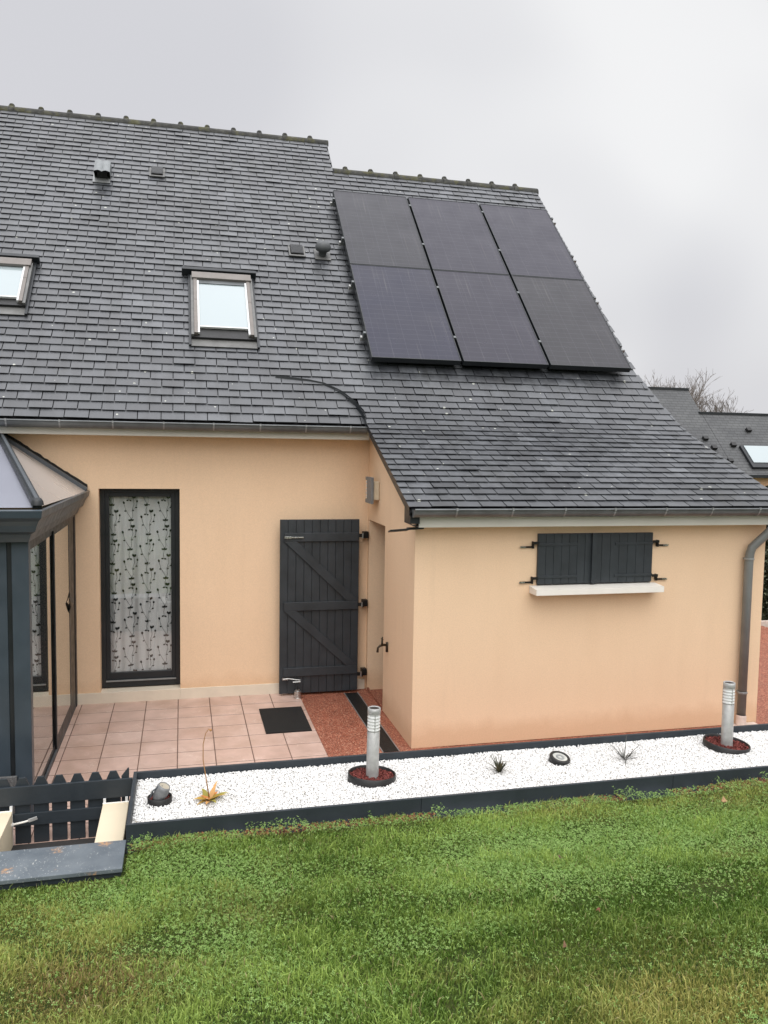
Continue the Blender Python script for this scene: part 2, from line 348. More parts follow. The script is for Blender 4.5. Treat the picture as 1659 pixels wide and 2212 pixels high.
# lean-to roof profile from eave upward (polyline by arc length)
prof = [(7.57, AL*7.57+K2)]
for i in range(1, 14): y = 7.57+(9.28-7.57)*i/13; prof.append((y, AL*y+K2))
for i in range(1, 17):
    t = i/16; a = (9.28, AL*9.28+K2); b = (9.77, 9.77+K); d = (10.25, 10.25+K)
    prof.append(((1-t)**2*a[0]+2*t*(1-t)*b[0]+t*t*d[0], (1-t)**2*a[1]+2*t*(1-t)*b[1]+t*t*d[1]))
prof = np.array(prof); sarc = np.r_[0, np.cumsum(np.hypot(*np.diff(prof, axis=0).T))]
SB = sarc[-1]                                   # arc length at the top of the curve (main s = .8485)
def low_pt(q):
    if q <= 0: y = 7.57+q*math.cos(math.atan(AL)); return y, AL*y+K2
    if q >= SB: return 10.25+(q-SB)*SQ, 10.25+K+(q-SB)*SQ
    return float(np.interp(q, sarc, prof[:, 0])), float(np.interp(q, sarc, prof[:, 1]))
def arc_x(y):                                   # left edge of the lean-to slates
    return float(np.interp(y, [9.60, 9.70, 9.873, 10.036, 10.162, 10.198, 10.23], [2.13, 2.132, 2.051, 1.907, 1.666, 1.306, .95]))
def verge_x(y): return float(np.interp(y, [7.57, 8.0, 9.9, 10.4, 14.1], [6.49, 6.47, 6.40, 6.27, 6.21]))

# ---------------------------------------------------------------- ground
BED = True
def grid_mesh(name, xs, ys, zf, mat):
    X, Y = np.meshgrid(xs, ys); Z = zf(X, Y); V = np.c_[X.ravel(), Y.ravel(), Z.ravel()]; nx = len(xs); I = np.arange(len(ys)-1)[:, None]*nx+np.arange(nx-1)[None]
    I = I.ravel(); return np_mesh(name, V, np.c_[I, I+1, I+nx+1, I+nx], mat, smooth=True)
def fnoise(X, Y, s=1., seed=0):
    r = np.random.default_rng(seed); Z = np.zeros_like(X, dtype=float)
    for k in range(1, 7):
        for _ in range(3):
            a = r.uniform(0, 6.28); ph = r.uniform(0, 6.28); fq = s*1.7**k*.6
            Z += np.sin((X*math.cos(a)+Y*math.sin(a))*fq+ph+1.3*np.sin((X*math.sin(a)-Y*math.cos(a))*fq*.6+ph*2))/1.55**k
    return Z/2.2
def lawn_z(X, Y):
    t = 5.75-np.asarray(Y, float); base = .235*np.log1p(np.exp(np.clip(t*3, -30, 30)))/3
    base = base-.055*np.clip((-.15-np.asarray(X, float))/.35, 0, 1)*np.clip((np.asarray(Y, float)-4.6)/1.1, 0, 1)
    base = np.where(t > 12, .235*12+.03*(t-12), base)
    return base-.03+.012*fnoise(np.asarray(X, float), np.asarray(Y, float), 1.2, 3)+.02*np.clip(X-2.5, 0, 4)*np.clip((Y-4.5)/1.8, 0, 1)*.5
xs = np.r_[-300, -80, -30, np.arange(-12, 14.01, .2), 30, 80, 300]; ys = np.r_[-300, -100, -40, np.arange(-20, 0, 1.), np.arange(0, 6.281, .11)]
tag(grid_mesh('lawn', xs, ys, lawn_z, M_lawn), 'sloping lawn soil under the grass', kind='structure')
BED = False
def sheet(name, x0, y0, x1, y1, z, mat, label, parts=None):
    m = MB()
    for a in (parts or [(x0, y0, x1, y1)]): m.add([(a[0], a[1], z), (a[2], a[1], z), (a[2], a[3], z), (a[0], a[3], z)], [(0, 1, 2, 3)])
    return tag(m.build(name, mat), label, kind='structure')
sheet('ground', 0, 0, 0, 0, -.06, plain('far_ground', (.09, .10, .05), .95, var=.3, scale=.5), 'ground beyond the house',
      [(-300, 5.4, 300, 400)])
sheet('path', 0, 0, 0, 0, -.006, M_gran, 'red resin gravel path round the house', [(-.40, 6.5, 10.1, 12.45), (10.1, 6.5, 14, 12.2)])
sheet('pavement', 1.402, 6.5, 2.6, 10.2, -.002, M_gran, 'red resin gravel strip before the side door')
# patio tiles: each with its own tone, joints between
tw, ty0, X0 = .365, 9.962, -.782
sheet('patio_joints', 0, 0, 0, 0, -.001, M_grout, 'dark joints of the tiled patio', [(-4.6, 5.5, -.39, YM), (-.39, 6.55, 1.40, YM)])
V = []; Fc = []; T = []; g = .0048
rows = [9.962, 9.605] + [9.605-.3555*k for k in range(1, 12)]
for i in range(-11, 6):
    for j in range(len(rows)-1):
        x0, x1, y1, y0 = X0+i*tw+g, X0+(i+1)*tw-g, rows[j]-.0075, max(rows[j+1]+.0075, 6.56 if X0+i*tw > -.6 else 5.55)
        x1 = min(x1, 1.398)
        if i == 5: x1 = 1.398
        if y0 >= y1 or x0 >= x1: continue
        b = len(V); e = .002
        V += [(x0, y0, 0), (x1, y0, 0), (x1, y1, 0), (x0, y1, 0), (x0+e, y0+e, .0025), (x1-e, y0+e, .0025), (x1-e, y1-e, .0025), (x0+e, y1-e, .0025)]
        Fc += [(b+4, b+5, b+6, b+7), (b, b+1, b+5, b+4), (b+1, b+2, b+6, b+5), (b+2, b+3, b+7, b+6), (b+3, b, b+4, b+7)]; T += [random.uniform(.3, .72)]*8
tag(np_mesh('patio_tiles', np.array(V), np.array(Fc), M_tile, tone=np.array(T)), 'pink stone-effect patio tiles', kind='structure')

# ---------------------------------------------------------------- the house
house = empty('house', (2, 12, 0), 'peach rendered house with slate roof, lean-to wing and grey shutters', 'house')
wl = MB()
WX0, WX1, WZ1, WZ0 = -.94, -.027, 2.54, .13
wl.box(-4.6, YM, 0, WX0, YM+.28, 3.38).box(WX1, YM, 0, XA+.3, YM+.28, 3.38).box(WX0, YM, WZ1, WX1, YM+.28, 3.38).box(WX0, YM, 0, WX1, YM+.28, WZ0-.01)
def roof_under(y): return np.interp(y, [p[0] for p in prof]+[14.03], [p[1] for p in prof]+[7.7])-.07
# side wall of the lean-to, door recess y 9.07..9.90
def side_wall(x0, x1, openings):
    ys_ = [7.825, 9.07, 9.90, YM]
    for a, b in zip(ys_, ys_[1:]):
        zb = 2.167 if (a == 9.07 and openings) else 0
        n = 6; yy = np.linspace(a, b, n); pts = [(x0, a, zb)]+[(x0, b, zb)]+[(x0, float(y), float(roof_under(y))) for y in yy[::-1]]
        wl.prism(pts, (x1-x0, 0, 0))
side_wall(XA, XA+.3, True)
# right gable (stays inside the verge higher up)
wl.prism([(6.0, 10.1, 0), (6.0, 19.9, 0), (6.0, 19.9, 2), (6.0, 14.0, 7.5)]+[(6.0, float(y), float(roof_under(y))-.06) for y in np.linspace(13.9, 10.1, 24)], (.15, 0, 0))
wl.prism([(6.11, 7.825, 0), (6.11, 10.1, 0)]+[(6.11, float(y), float(roof_under(y))) for y in np.linspace(10.1, 7.825, 12)], (.25, 0, 0))
# front wall of the lean-to with the small window opening
AX0, AX1, AZ0, AZ1 = 3.60, 4.93, 1.655, 2.20
T = float(roof_under(7.9))
x0, x1 = XA+.3, XR-.25
wl.box(x0, YA, 0, AX0, YA+.28, T).box(AX1, YA, 0, x1, YA+.28, T).box(AX0, YA, 0, AX1, YA+.28, AZ0-.03).box(AX0, YA, AZ1, AX1, YA+.28, T)
# gable tip above the lower ridge, back walls
wl.prism([(2.2, 14.05, 7.4), (2.2, 15.4, 7.4), (2.2, 14.72, 8.25)], (.25, 0, 0)); wl.box(-4.6, 20, 0, 6.35, 20.2, 3.2); wl.box(-4.85, YM, 0, -4.6, 20, 3.2)
wall = wl.build('wall', M_wall, house)
pl = MB(); pl.box(-1.22, YM-.022, 0, WX0, YM-.001, WZ0).box(WX0, YM-.022, 0, WX1, YM+.16, WZ0).box(WX1, YM-.022, 0, XA-.02, YM-.001, WZ0)
pl.build('plinth', M_cream, house, bevel=.003)
MB().box(XA-.001, 9.072, .001, XA+.02, 9.898, .035).build('door_threshold', M_gran, house)
# door set back in the recess
dr = MB().box(XA+.24, 9.07, .02, XA+.28, 9.90, 2.167).build('door', M_ant, house)
MB().tube([(XA+.245, 9.20, 1.17), (XA+.13, 9.20, 1.17), (XA+.13, 9.30, 1.17)], .009, 8).build('handle', M_steel, dr)
MB().box(-4.5, 11.2, 0, 2.2, 11.25, 2.9).box(-4.5, YM+.281, 2.9, 2.2, 11.25, 2.95).build('inner_wall', M_fascia, house)  # unseen white partition with its ceiling, added to bounce light onto the curtain
MB().box(XA+.3, YM+.28, -.02, 6.0, 19.9, 0).box(-4.6, YM+.28, -.02, XA+.3, 19.9, 0).build('floor', M_conc, house)
# roof decks (dark underlay) - front and back slopes
rf = MB()
def deck(x0, x1, sa, sb, h=-.03): rf.prism([on_main(x0, sa, h), on_main(x1, sa, h), on_main(x1, sb, h), on_main(x0, sb, h)], (0, .035, -.035))
deck(-4.7, 2.49, .0, 7.17); deck(2.49, 6.19, .8, 6.16)
for a, b in zip(range(0, 29), range(1, 30)):
    (ya, za), (yb, zb) = prof[a], prof[b]
    rf.prism([(2.14, ya, za-.035), (verge_x(ya)-.02, ya, za-.035), (verge_x(yb)-.02, yb, zb-.035), (2.14, yb, zb-.035)], (0, 0, -.05))
for x0, x1, s in ((-4.7, 2.49, 7.17), (2.49, 6.19, 6.16)):
    p = on_main(x0, s); rf.prism([(x0, p.y, p.z), (x1, p.y, p.z), (x1, p.y+5.4, p.z-5.4), (x0, p.y+5.4, p.z-5.4)], (0, 0, -.06))
roof = rf.build('roof', M_under, house)

# slates ------------------------------------------------------------
SV = []; SF = []; ST = []
def slate(P00, P10, P11, P01, nrm, tone):      # bottom-left, bottom-right, top-right, top-left (points on the surface)
    j = [random.uniform(0, .0025) for _ in range(2)]
    lift = .0165+random.uniform(-.002, .003)+(random.random() < .03)*.006; th = .006
    tp = nrm*.001; a = P00+nrm*(lift+j[0]); b = P10+nrm*(lift+j[1]); c = P11+tp; d = P01+tp
    k = len(SV); dn = nrm*th
    SV.extend([a, b, c, d, a-dn, b-dn, c-dn, d-dn]); SF.extend([(k, k+1, k+2, k+3), (k, k+4, k+5, k+1), (k+1, k+5, k+6, k+2), (k+3, k+7, k+4, k)]); ST.extend([tone]*8)
EXP, SWD = .1405, .2585
def tone(): 
    t = random.gauss(.5, .15); r = random.random()
    if r < .05: t -= .28
    elif r > .96: t += .25
    return min(1, max(0, t))
def course(x0, x1, pt, q, qtop, shift, x0t=None):
    """one row of slates between arc lengths q..qtop (pt maps arc length to y,z)"""
    (ya, za), (yb, zb) = pt(q), pt(qtop); tdir = Vector((0, yb-ya, zb-za)).normalized(); nrm = Vector((0, -tdir.z, tdir.y))
    x = x0-((x0-shift) % SWD); gap = .0095
    while x < x1:
        a, b = max(x, x0)+gap*.5+random.uniform(-.001, .001), min(x+SWD, x1)-gap*.5
        if b-a > .03:
            dy = random.uniform(-.0035, .0035) + (random.random() < .012)*random.uniform(-.02, .01)
            o = tdir*dy; o2 = tdir*(dy+random.uniform(-.002, .002))
            at = a if (x0t is None or a > x0+gap) else x0t+gap*.5
            SV_ = (Vector((a, ya, za))+o, Vector((b, ya, za))+o2, Vector((b, yb, zb)), Vector((at, yb, zb)))
            slate(*SV_, nrm, tone())
        x += SWD
main_pt = lambda q: (9.65+q*SQ, 3.33+q*SQ)
NR = 51
for k in range(NR):
    s = k*EXP+.006; top = min(s+EXP+.03, 7.19); y = 9.65+s*SQ; sh = .03+(k % 2)*SWD/2
    if k < 6: xr = min(2.16, arc_x(y)+.05)
    elif s < 6.14: xr = verge_x(y)
    else: xr = 2.51
    course(-4.7, xr, main_pt, s, top, sh)
q = SB-(6*EXP+.006-.8485)*0; q0 = SB-(.8485-(6*EXP+.006)); n = int(round(q0/.1385)); stp = q0/n
for i in range(n):
    q = q0-(i+1)*stp; y, z = low_pt(q); xl = arc_x(y) if y > 9.6 else 2.12
    yt = low_pt(q+stp)[0]; xt = arc_x(yt) if yt > 9.6 else 2.12
    course(xl, verge_x(y), low_pt, q, q+stp+.03, .03+((i+1) % 2)*SWD/2, max(xt, xl-.3))
slates = np_mesh('slates', np.array([(v.x, v.y, v.z) for v in SV]), np.array(SF), M_slate, tone=np.array(ST), parent=roof)

# raised edge where the lean-to slates sweep over the main slope, verge strips
ed = MB(); ys_ = np.linspace(9.55, 10.215, 18)
for a, b in zip(ys_, ys_[1:]):
    xa, xb = arc_x(a)+.008, arc_x(b)+.008; i = [np.interp(t, prof[:, 0], prof[:, 1]) for t in (a, b)]
    ed.add([(xa, a, a+K-.01), (xb, b, b+K-.01), (xb, b, i[1]+.042), (xa, a, i[0]+.042)], [(0, 1, 2, 3)])
ed.build('raised_edge', M_aluD, roof); ed = MB()
for a, b in zip(prof[:-16], prof[1:-15]): ed.add([(2.128, a[0], a[1]-.075), (2.128, b[0], b[1]-.075), (2.128, b[0], b[1]+.012), (2.128, a[0], a[1]+.012)], [(0, 1, 2, 3)])
ed.build('slate_edge', M_aluD, roof); ed = MB()
for a, b in zip(prof[:-16], prof[1:-15]): ed.prism([(2.13, a[0], a[1]-.075), (2.13, b[0], b[1]-.075), (2.13, b[0], b[1]-.05), (2.13, a[0], a[1]-.05)], (.14, 0, 0))
ed.build('verge_edge', M_aluD, roof)
vg = MB(); vg.prism([on_main(2.485, 6.15, .0), on_main(2.485, 7.15, .0), on_main(2.485, 7.15, -.09), on_main(2.485, 6.15, -.09)], (.02, 0, 0))
vg.build('verge_board', M_under, roof); vg = MB(); vg.prism([on_main(6.19, .9, .0), on_main(6.19, 6.15, .0), on_main(6.19, 6.15, -.09), on_main(6.19, .9, -.09)], (.015, 0, 0))
vg.build('verge_board', M_under, roof)
# ridge tiles
def ridge(x_start, x_end, s, first):
    P = on_main(0, s, .03); r = .10; n = 10; m = MB(); xs_ = []; x = first
    while x > x_start: x -= .443
    while x < x_end: xs_.append(x); x += .443
    for x in xs_:
        a, b = max(x, x_start), min(x+.443, x_end)
        if b-a < .02: continue
        dz = random.uniform(-.003, .003); V = []
        for xx in (a, b):
            for j in range(n+1):
                t = math.pi*(j/n)*1.16-.25; V.append((xx, P.y+.10-math.cos(t)*r*1.05, P.z-.03+math.sin(t)*r+dz))
        m.add(V, [(j, j+1, n+2+j, n+1+j) for j in range(n)]+[tuple(range(n, -1, -1)), tuple(range(n+1, 2*n+2))])
        if x > x_start+.03:   # raised collar with its knob
            for rr, w_ in ((.114, .04),):
                V = []
                for xx in (x-w_, x+w_):
                    for j in range(n+1):
                        t = math.pi*(j/n)*1.16-.25; V.append((xx, P.y+.10-math.cos(t)*rr, P.z-.03+math.sin(t)*rr+dz))
                m.add(V, [(j, j+1, n+2+j, n+1+j) for j in range(n)]+[tuple(range(n, -1, -1)), tuple(range(n+1, 2*n+2))])
            m.lathe((x, P.y+.10, P.z+.08+dz), [(.045, 0), (.042, .02), (.03, .035), (.0, .042)], 10)
    m.build('ridge_tiles', M_ridge, roof)
ridge(-4.7, 2.53, 7.17, -2.661); ridge(2.5, 6.24, 6.17, 4.045)

# gutters -----------------------------------------------------------
def gutter(xa, xb, yc, zt, r, brs, inner=False):
    g = MB(); n = 10; V = []
    for x in (xa, xb):
        for rr in (r, r-.006):
            for j in range(n+1): t = math.pi*j/n; V.append((x, yc-rr*math.cos(t), zt-rr*math.sin(t)*1.05))
    m_ = n+1; Fs = []
    for j in range(n): Fs += [(j, j+1, 2*m_+j+1, 2*m_+j), (m_+j+1, m_+j, 3*m_+j, 3*m_+j+1)]
    g.add(V, Fs); g.tube([(xa, yc-r, zt), (xb, yc-r, zt)], .010, 8)
    for x in (xa, xb): g.add([(x, yc-r*math.cos(math.pi*j/n), zt-r*math.sin(math.pi*j/n)*1.05) for j in range(n+1)], [tuple(range(n+1))])
    go = g.build('gutter', M_zinc, house, smooth=False)
    for x in brs:
        b = MB(); V = []; w_ = .009
        for xx in (x-w_, x+w_):
            for j in range(n+1): t = math.pi*j/n; V.append((xx, yc-(r+.004)*math.cos(t), zt-(r+.004)*math.sin(t)*1.05))
        b.add(V, [(j+1, j, m_+j, m_+j+1) for j in range(n)]); b.box(x-w_, yc-r-.014, zt-.012, x+w_, yc-r+.006, zt+.014)
        b.build('gutter_bracket', M_zincl, go)
gutter(-4.6, 2.145, 9.575, 3.30, .072, [-1.291-.54*2, -1.291-.54, -1.291, -.739, -.196, .352, .878, 1.408, 1.936])
gutter(2.16, 6.62, 7.55, 2.475, .075, [2.583, 3.164, 3.726, 4.279, 4.865, 5.41, 5.989, 6.5])
fb = MB().box(-4.6, 9.655, 3.155, 2.20, 9.68, 3.30).box(-4.6, 9.68, 3.155, 2.20, YM-.001, 3.17); fb.build('fascia', M_fascia, house, bevel=.002)
MB().box(2.245, 7.63, 2.29, 6.40, 7.655, 2.44).box(2.245, 7.655, 2.29, 6.40, YA-.001, 2.303).build('fascia', M_fascia, house, bevel=.002)
MB().prism([(2.15, 7.60, 2.33), (2.15, YA-.002, 2.33), (2.15, YA-.002, 2.52), (2.15, 7.60, 2.47)], (.095, 0, 0)).prism([(2.15, 7.60, 2.327), (2.243, 7.60, 2.286), (2.243, YA-.002, 2.286), (2.15, YA-.002, 2.327)], (0, 0, .006)).build('eaves_box', M_aluD, house)
dp = MB(); dp.tube([(6.30, 7.60, 2.40), (6.30, 7.62, 2.27), (6.26, 7.65, 2.21), (6.17, 7.71, 2.09), (6.12, 7.735, 2.03), (6.105, 7.745, 1.96), (6.10, 7.75, 1.85), (6.10, 7.75, .02)], .047, 16)
dpo = dp.build('downpipe', plain('zinc_pipe', (.20, .21, .205), .45, metal=.2, var=.12, scale=5, bs=.05), house, smooth=True)
for z in (1.90, .39): MB().lathe((6.10, 7.75, z), [(.049, -.012), (.055, -.008), (.055, .008), (.049, .012)], 18).box(6.08, 7.79, z-.008, 6.12, YA, z+.008).build('pipe_clip', M_zincl, dpo)
MB().lathe((6.10, 7.75, 0.015), [(.052, .12), (.056, .1), (.056, 0)], 18).box(5.92, 7.60, -.002, 6.32, YA-.01, .014).build('pipe_foot', M_conc, dpo)

# french window -----------------------------------------------------
def window_frame(name, x0, x1, z0, z1, y, w_, d, mat, parent, wb=None):
    wb = wb or w_; return MB().box(x0, y, z0, x0+w_, y+d, z1).box(x1-w_, y, z0, x1, y+d, z1).box(x0+w_, y, z1-w_, x1-w_, y+d, z1).box(x0+w_, y, z0, x1-w_, y+d, z0+wb).build(name, mat, parent, bevel=.003)
fw = window_frame('window', WX0, WX1, WZ0+.012, WZ1, 10.11, .055, .07, M_aluD, house, .07)
window_frame('sash', WX0+.055, WX1-.055, WZ0+.085, WZ1-.055, 10.125, .048, .05, M_aluD, fw, .10)
MB().box(WX0+.05, 10.088, WZ0+.085, WX1-.05, 10.11, WZ0+.10).build('drip_rail', M_zincl, fw)
MB().box(WX0+.103, 10.145, WZ0+.185, WX1-.103, 10.151, WZ1-.103).build('pane', M_glass, fw)
# curtain with printed leaves
cu = MB(); nx, nz = 90, 2; cx0, cx1, cz0, cz1 = WX0+.06, WX1-.06, .2, 2.5
def cfold(x, z=1.3): 
    u = (x-cx0)/(cx1-cx0); k = 1.0 if u < .62 else .45
    return 10.20+k*(.016*math.sin(u*38+.6*math.sin(u*9))+.012*math.sin(u*17+1.3+.25*z))
zs = np.linspace(cz0, cz1, 14); xs_ = np.linspace(cx0, cx1, nx)
cu.add([(x, cfold(x, z), z) for z in zs for x in xs_], [(j*nx+i, j*nx+i+1, (j+1)*nx+i+1, (j+1)*nx+i) for j in range(len(zs)-1) for i in range(nx-1)])
cu.mi = 1
def cpt(x, z): return (x, cfold(x, z)-.004, z)
def leaf(x, z, a, l, w_):
    P = []
    for t, h in ((0, 0), (.3, .8), (.65, 1), (1, 0), (.65, -1), (.3, -.8)):
        P.append((x+math.cos(a)*l*t-math.sin(a)*w_*h*.5, z+math.sin(a)*l*t+math.cos(a)*w_*h*.5))
    if min(p[0] for p in P) > cx0 and max(p[0] for p in P) < cx1: cu.add([cpt(*p) for p in P], [tuple(range(6))[::-1]])
def stem(pts, w_=.0020):
    for (xa, za), (xb, zb) in zip(pts, pts[1:]):
        if min(xa, xb) > cx0+.01 and max(xa, xb) < cx1-.01: cu.add([cpt(xa-w_, za), cpt(xa+w_, za), cpt(xb+w_, zb), cpt(xb-w_, zb)], [(0, 3, 2, 1)])
PX, PZ = .20, .365
for i in range(-1, 5):
    for j in range(-1, 8):
        x, z = cx0+.07+i*PX+(.015 if j % 2 else 0), cz0+j*PZ*.97+(.17 if i % 2 else 0)
        stem([(x, z), (x+.02, z+.06), (x+.012, z+.13), (x+.035, z+.20), (x+.028, z+.27)]); stem([(x+.005, z+.02), (x-.035, z+.09), (x-.06, z+.14), (x-.075, z+.2)])
        stem([(x+.016, z+.13), (x+.06, z+.17), (x+.07, z+.22)]); stem([(x, z), (x-.012, z-.05), (x-.006, z-.1)])
        for (lx, lz, a, l) in ((x+.028, z+.27, 1.9, .045), (x+.028, z+.27, .9, .05), (x, z, 2.7, .04), (x, z, .5, .04), (x, z, 1.6, .035), (x-.075, z+.2, 1.8, .045),
                               (x-.05, z+.12, 3.0, .03), (x+.07, z+.22, 1.5, .04), (x+.045, z+.16, .2, .032), (x-.006, z-.1, 3.4, .035), (x-.006, z-.1, -.5, .035), (x+.014, z+.12, .4, .025)):
            leaf(lx, lz, a, l*.95, l*.58)
for k in range(len(cu.v)):
    if not (cz0 < cu.v[k][2] < cz1): cu.v[k] = (cu.v[k][0], cu.v[k][1], min(max(cu.v[k][2], cz0), cz1))
cuo = cu.build('curtain', [M_curt, M_leafp], None, smooth=True); tag(cuo, 'grey sheer curtain printed with black leaf sprigs behind the tall window', 'curtain')

# small window with its two shutters --------------------------------
MB().box(3.515, 7.64, 1.575, 4.985, YA+.0, 1.638).add([(3.515, 7.64, 1.638), (4.985, 7.64, 1.638), (4.985, 8.0, 1.668), (3.515, 8.0, 1.668), (3.515, 8.0, 1.638), (4.985, 8.0, 1.638)], [(0, 1, 2, 3), (0, 3, 4), (1, 5, 2)]).build('sill', M_sill, house, bevel=.004)
MB().box(AX0, YA+.2, AZ0, AX1, YA+.22, AZ1).build('window', M_aluD, house)
def small_shutter(x0, x1, side):
    m = MB(); n = 7; w_ = (x1-x0)/n
    for i in range(n): m.box(x0+i*w_+.0014, 7.795, 1.668, x0+(i+1)*w_-.0014, 7.822, 2.200)
    m.box(x0+.004, 7.812, 1.672, x1-.004, 7.819, 2.196)
    sh = m.build('shutter', M_ant, house, bevel=.0025)
    for z in (2.085, 1.745): MB().box(*( (x0+.0, 7.786, z-.014, x0+.45, 7.795, z+.014) if side < 0 else (x1-.45, 7.786, z-.014, x1, 7.795, z+.014))).build('strap_hinge', M_ant, sh, bevel=.002)
    e = x0 if side < 0 else x1
    for z in (2.105, 1.735):
        h = MB(); s = side; h.obox((e+s*.03, 7.78, z), (.032, 0, 0), (0, .01, 0), (0, 0, .013)); h.obox((e+s*.055, 7.80, z-.022), (.007, 0, 0), (0, .02, 0), (0, 0, .036))
        h.obox((e+s*.12, 7.812, z-.045), (.065, 0, 0), (0, .004, 0), (0, 0, .009)); h.build('hinge', M_iron, sh)
        MB().obox((e+s*.165, 7.805, z-.045), (.03, 0, 0), (0, .003, 0), (0, 0, .007)).build('hinge_plate', M_steel, sh)
small_shutter(3.588, 4.214, -1); small_shutter(4.218, 4.925, 1)
MB().box(4.195, 7.765, 1.668, 4.245, 7.7945, 2.203).build('cover_strip', M_ant, house, bevel=.002)

# tall Z-braced door shutter folded back on the main wall -----------
SX0, SX1, SZ0, SZ1 = 1.148, 2.130, .03, 2.18
m = MB(); nb = 10; w_ = (SX1-SX0)/nb
for i in range(nb): m.box(SX0+i*w_+.0018, 9.83, SZ0, SX0+(i+1)*w_-.0018, 9.858, SZ1)
m.box(SX0+.004, 9.850, SZ0+.004, SX1-.004, 9.856, SZ1-.004)
tsh = m.build('door_shutter', M_ant, house, bevel=.003)
def brace(m, xa, za, xb, zb, hw):
    d = Vector((xb-xa, 0, zb-za)).normalized(); n = Vector((-d.z, 0, d.x)); m.obox(((xa+xb)/2, 9.817, (za+zb)/2), Vector((xb-xa, 0, zb-za))/2, (0, .012, 0), n*hw)
for z in (1.965, 1.115, .30):
    MB().box(SX0+.05, 9.803, z-.053, SX1-.012, 9.8295, z+.053).build('ledge', M_ant, tsh, bevel=.004)
def diag(zt, zb):
    xa, xb, wd = SX0+.055, SX1-.10, .15
    MB().prism([(xa, 9.804, zt), (xa+wd, 9.804, zt), (xb+wd*.7-.01, 9.804, zb), (xb-wd*.35, 9.804, zb)], (0, .0255, 0)).build('brace', M_ant, tsh, bevel=.003)
diag(1.911, 1.169); diag(1.061, .354)
for z in (1.98, 1.12, .24):
    MB().box(SX1-.01, 9.80, z-.022, SX1+.05, 9.812, z+.022).box(SX1+.045, 9.795, z-.035, SX1+.06, 9.84, z+.035).box(SX1+.06, 9.86, z-.04, SX1+.125, 9.955, z+.04).build('hinge', M_iron, tsh, bevel=.003)
    MB().tube([(SX1+.035, 9.79, z-.03), (SX1+.035, 9.79, z+.03)], .010, 8).build('hinge_pin', M_steel, tsh)
MB().box(1.20, 9.785, 1.958, 1.43, 9.80, 1.972).box(1.20, 9.780, 1.952, 1.28, 9.803, 1.978).build('bolt', M_steel, tsh, bevel=.002)
MB().tube([(1.19, 9.79, .225), (1.26, 9.785, .23), (1.40, 9.785, .205), (1.405, 9.785, .185), (1.31, 9.785, .185)], .007, 8).box(1.18, 9.785, .212, 1.25, 9.803, .238).build('bolt', M_steel, tsh)

# skylights ---------------------------------------------------------
def rslab(m, x0, x1, s0, s1, h0, h1):
    P = [on_main(x0, s0, h0), on_main(x1, s0, h0), on_main(x1, s1, h0), on_main(x0, s1, h0)]; m.prism(P, (Vector((0, -SQ, SQ))*(h1-h0))); return m
M_flash = plain('grey_brown_skylight_cladding', (.20, .18, .165), .5, metal=.2, var=.08, scale=6, bs=.05)
M_flash2 = plain('grey_flashing', (.15, .15, .145), .5, metal=.3, var=.2, scale=8, bs=.1)
M_sky = new_mat('skylight_pane')[0]; b = M_sky.node_tree.nodes['Principled BSDF']; b.inputs['Base Color'].default_value = (.37, .43, .445, 1); b.inputs['Roughness'].default_value = .05; b.inputs['Coat Weight'].default_value = 1
def skylight(x0, x1, sa, sb, g0, g1, c0, c1, sh):
    # apron below, side flashings, then frame, sash and glass standing above them
    m = rslab(MB(), x0+.005, x1-.005, sa, sb, .02, .03); sk = m.build('skylight', M_flash2, house)
    for a in (x0, x1-.03): rslab(MB(), a, a+.03, sa, sh-.03, .018, .05).build('side_flashing', M_aluD, sk)
    rslab(MB(), x0+.03, x1-.03, sb-.02, g0, .0, .065).build('shadow_gap', M_black, sk)  # black slab fills the gap below the glass in place of its shade
    for a in (x0+.03, x1-.065): rslab(MB(), a, a+.035, sb-.01, c1-.05, .03, .10).build('side_cladding', M_flash2, sk, bevel=.002)
    for a in (x0+.066, x1-.111):
        mid = (sb+c1)/2+.05
        rslab(MB(), a, a+.045, sb+.015, mid, .06, .112).build('frame_cover', M_flash, sk, bevel=.002); rslab(MB(), a, a+.045, mid+.004, c0, .06, .112).build('frame_cover', M_flash, sk, bevel=.002)
    rslab(MB(), x0+.045, x1-.045, c0, c1, .03, .13).build('top_casing', M_flash, sk, bevel=.004)
    rslab(MB(), x0-.085, x1+.035, sh-.05, sh+.01, .02, .13).build('head_flashing', M_aluD, sk, bevel=.005)
    rslab(MB(), x0+.03, x1-.03, c1, sh-.05, .02, .06).build('back_gutter', M_black, sk)
    g = MB(); rslab(g, x0+.111, x0+.135, sb+.03, g1+.05, .07, .104); rslab(g, x1-.135, x1-.111, sb+.03, g1+.05, .07, .104); rslab(g, x0+.135, x1-.135, g0-.02, g0, .07, .10)
    g.build('sash', M_white, sk, bevel=.002)
    rslab(MB(), x0+.135, x1-.135, g0, g1, .07, .082).build('pane', M_sky, sk)
    rslab(MB(), x0+.135, x1-.135, g1, c0+.002, .03, .095).build('gasket', M_zinc, sk)
    return sk
skylight(.09, .967, 1.335, 1.488, 1.66, 2.59, 2.665, 2.80, 2.90); skylight(-2.71, -1.83, 1.785, 1.945, 2.06, 2.70, 2.70, 2.84, 2.93)
# (left one is smaller)

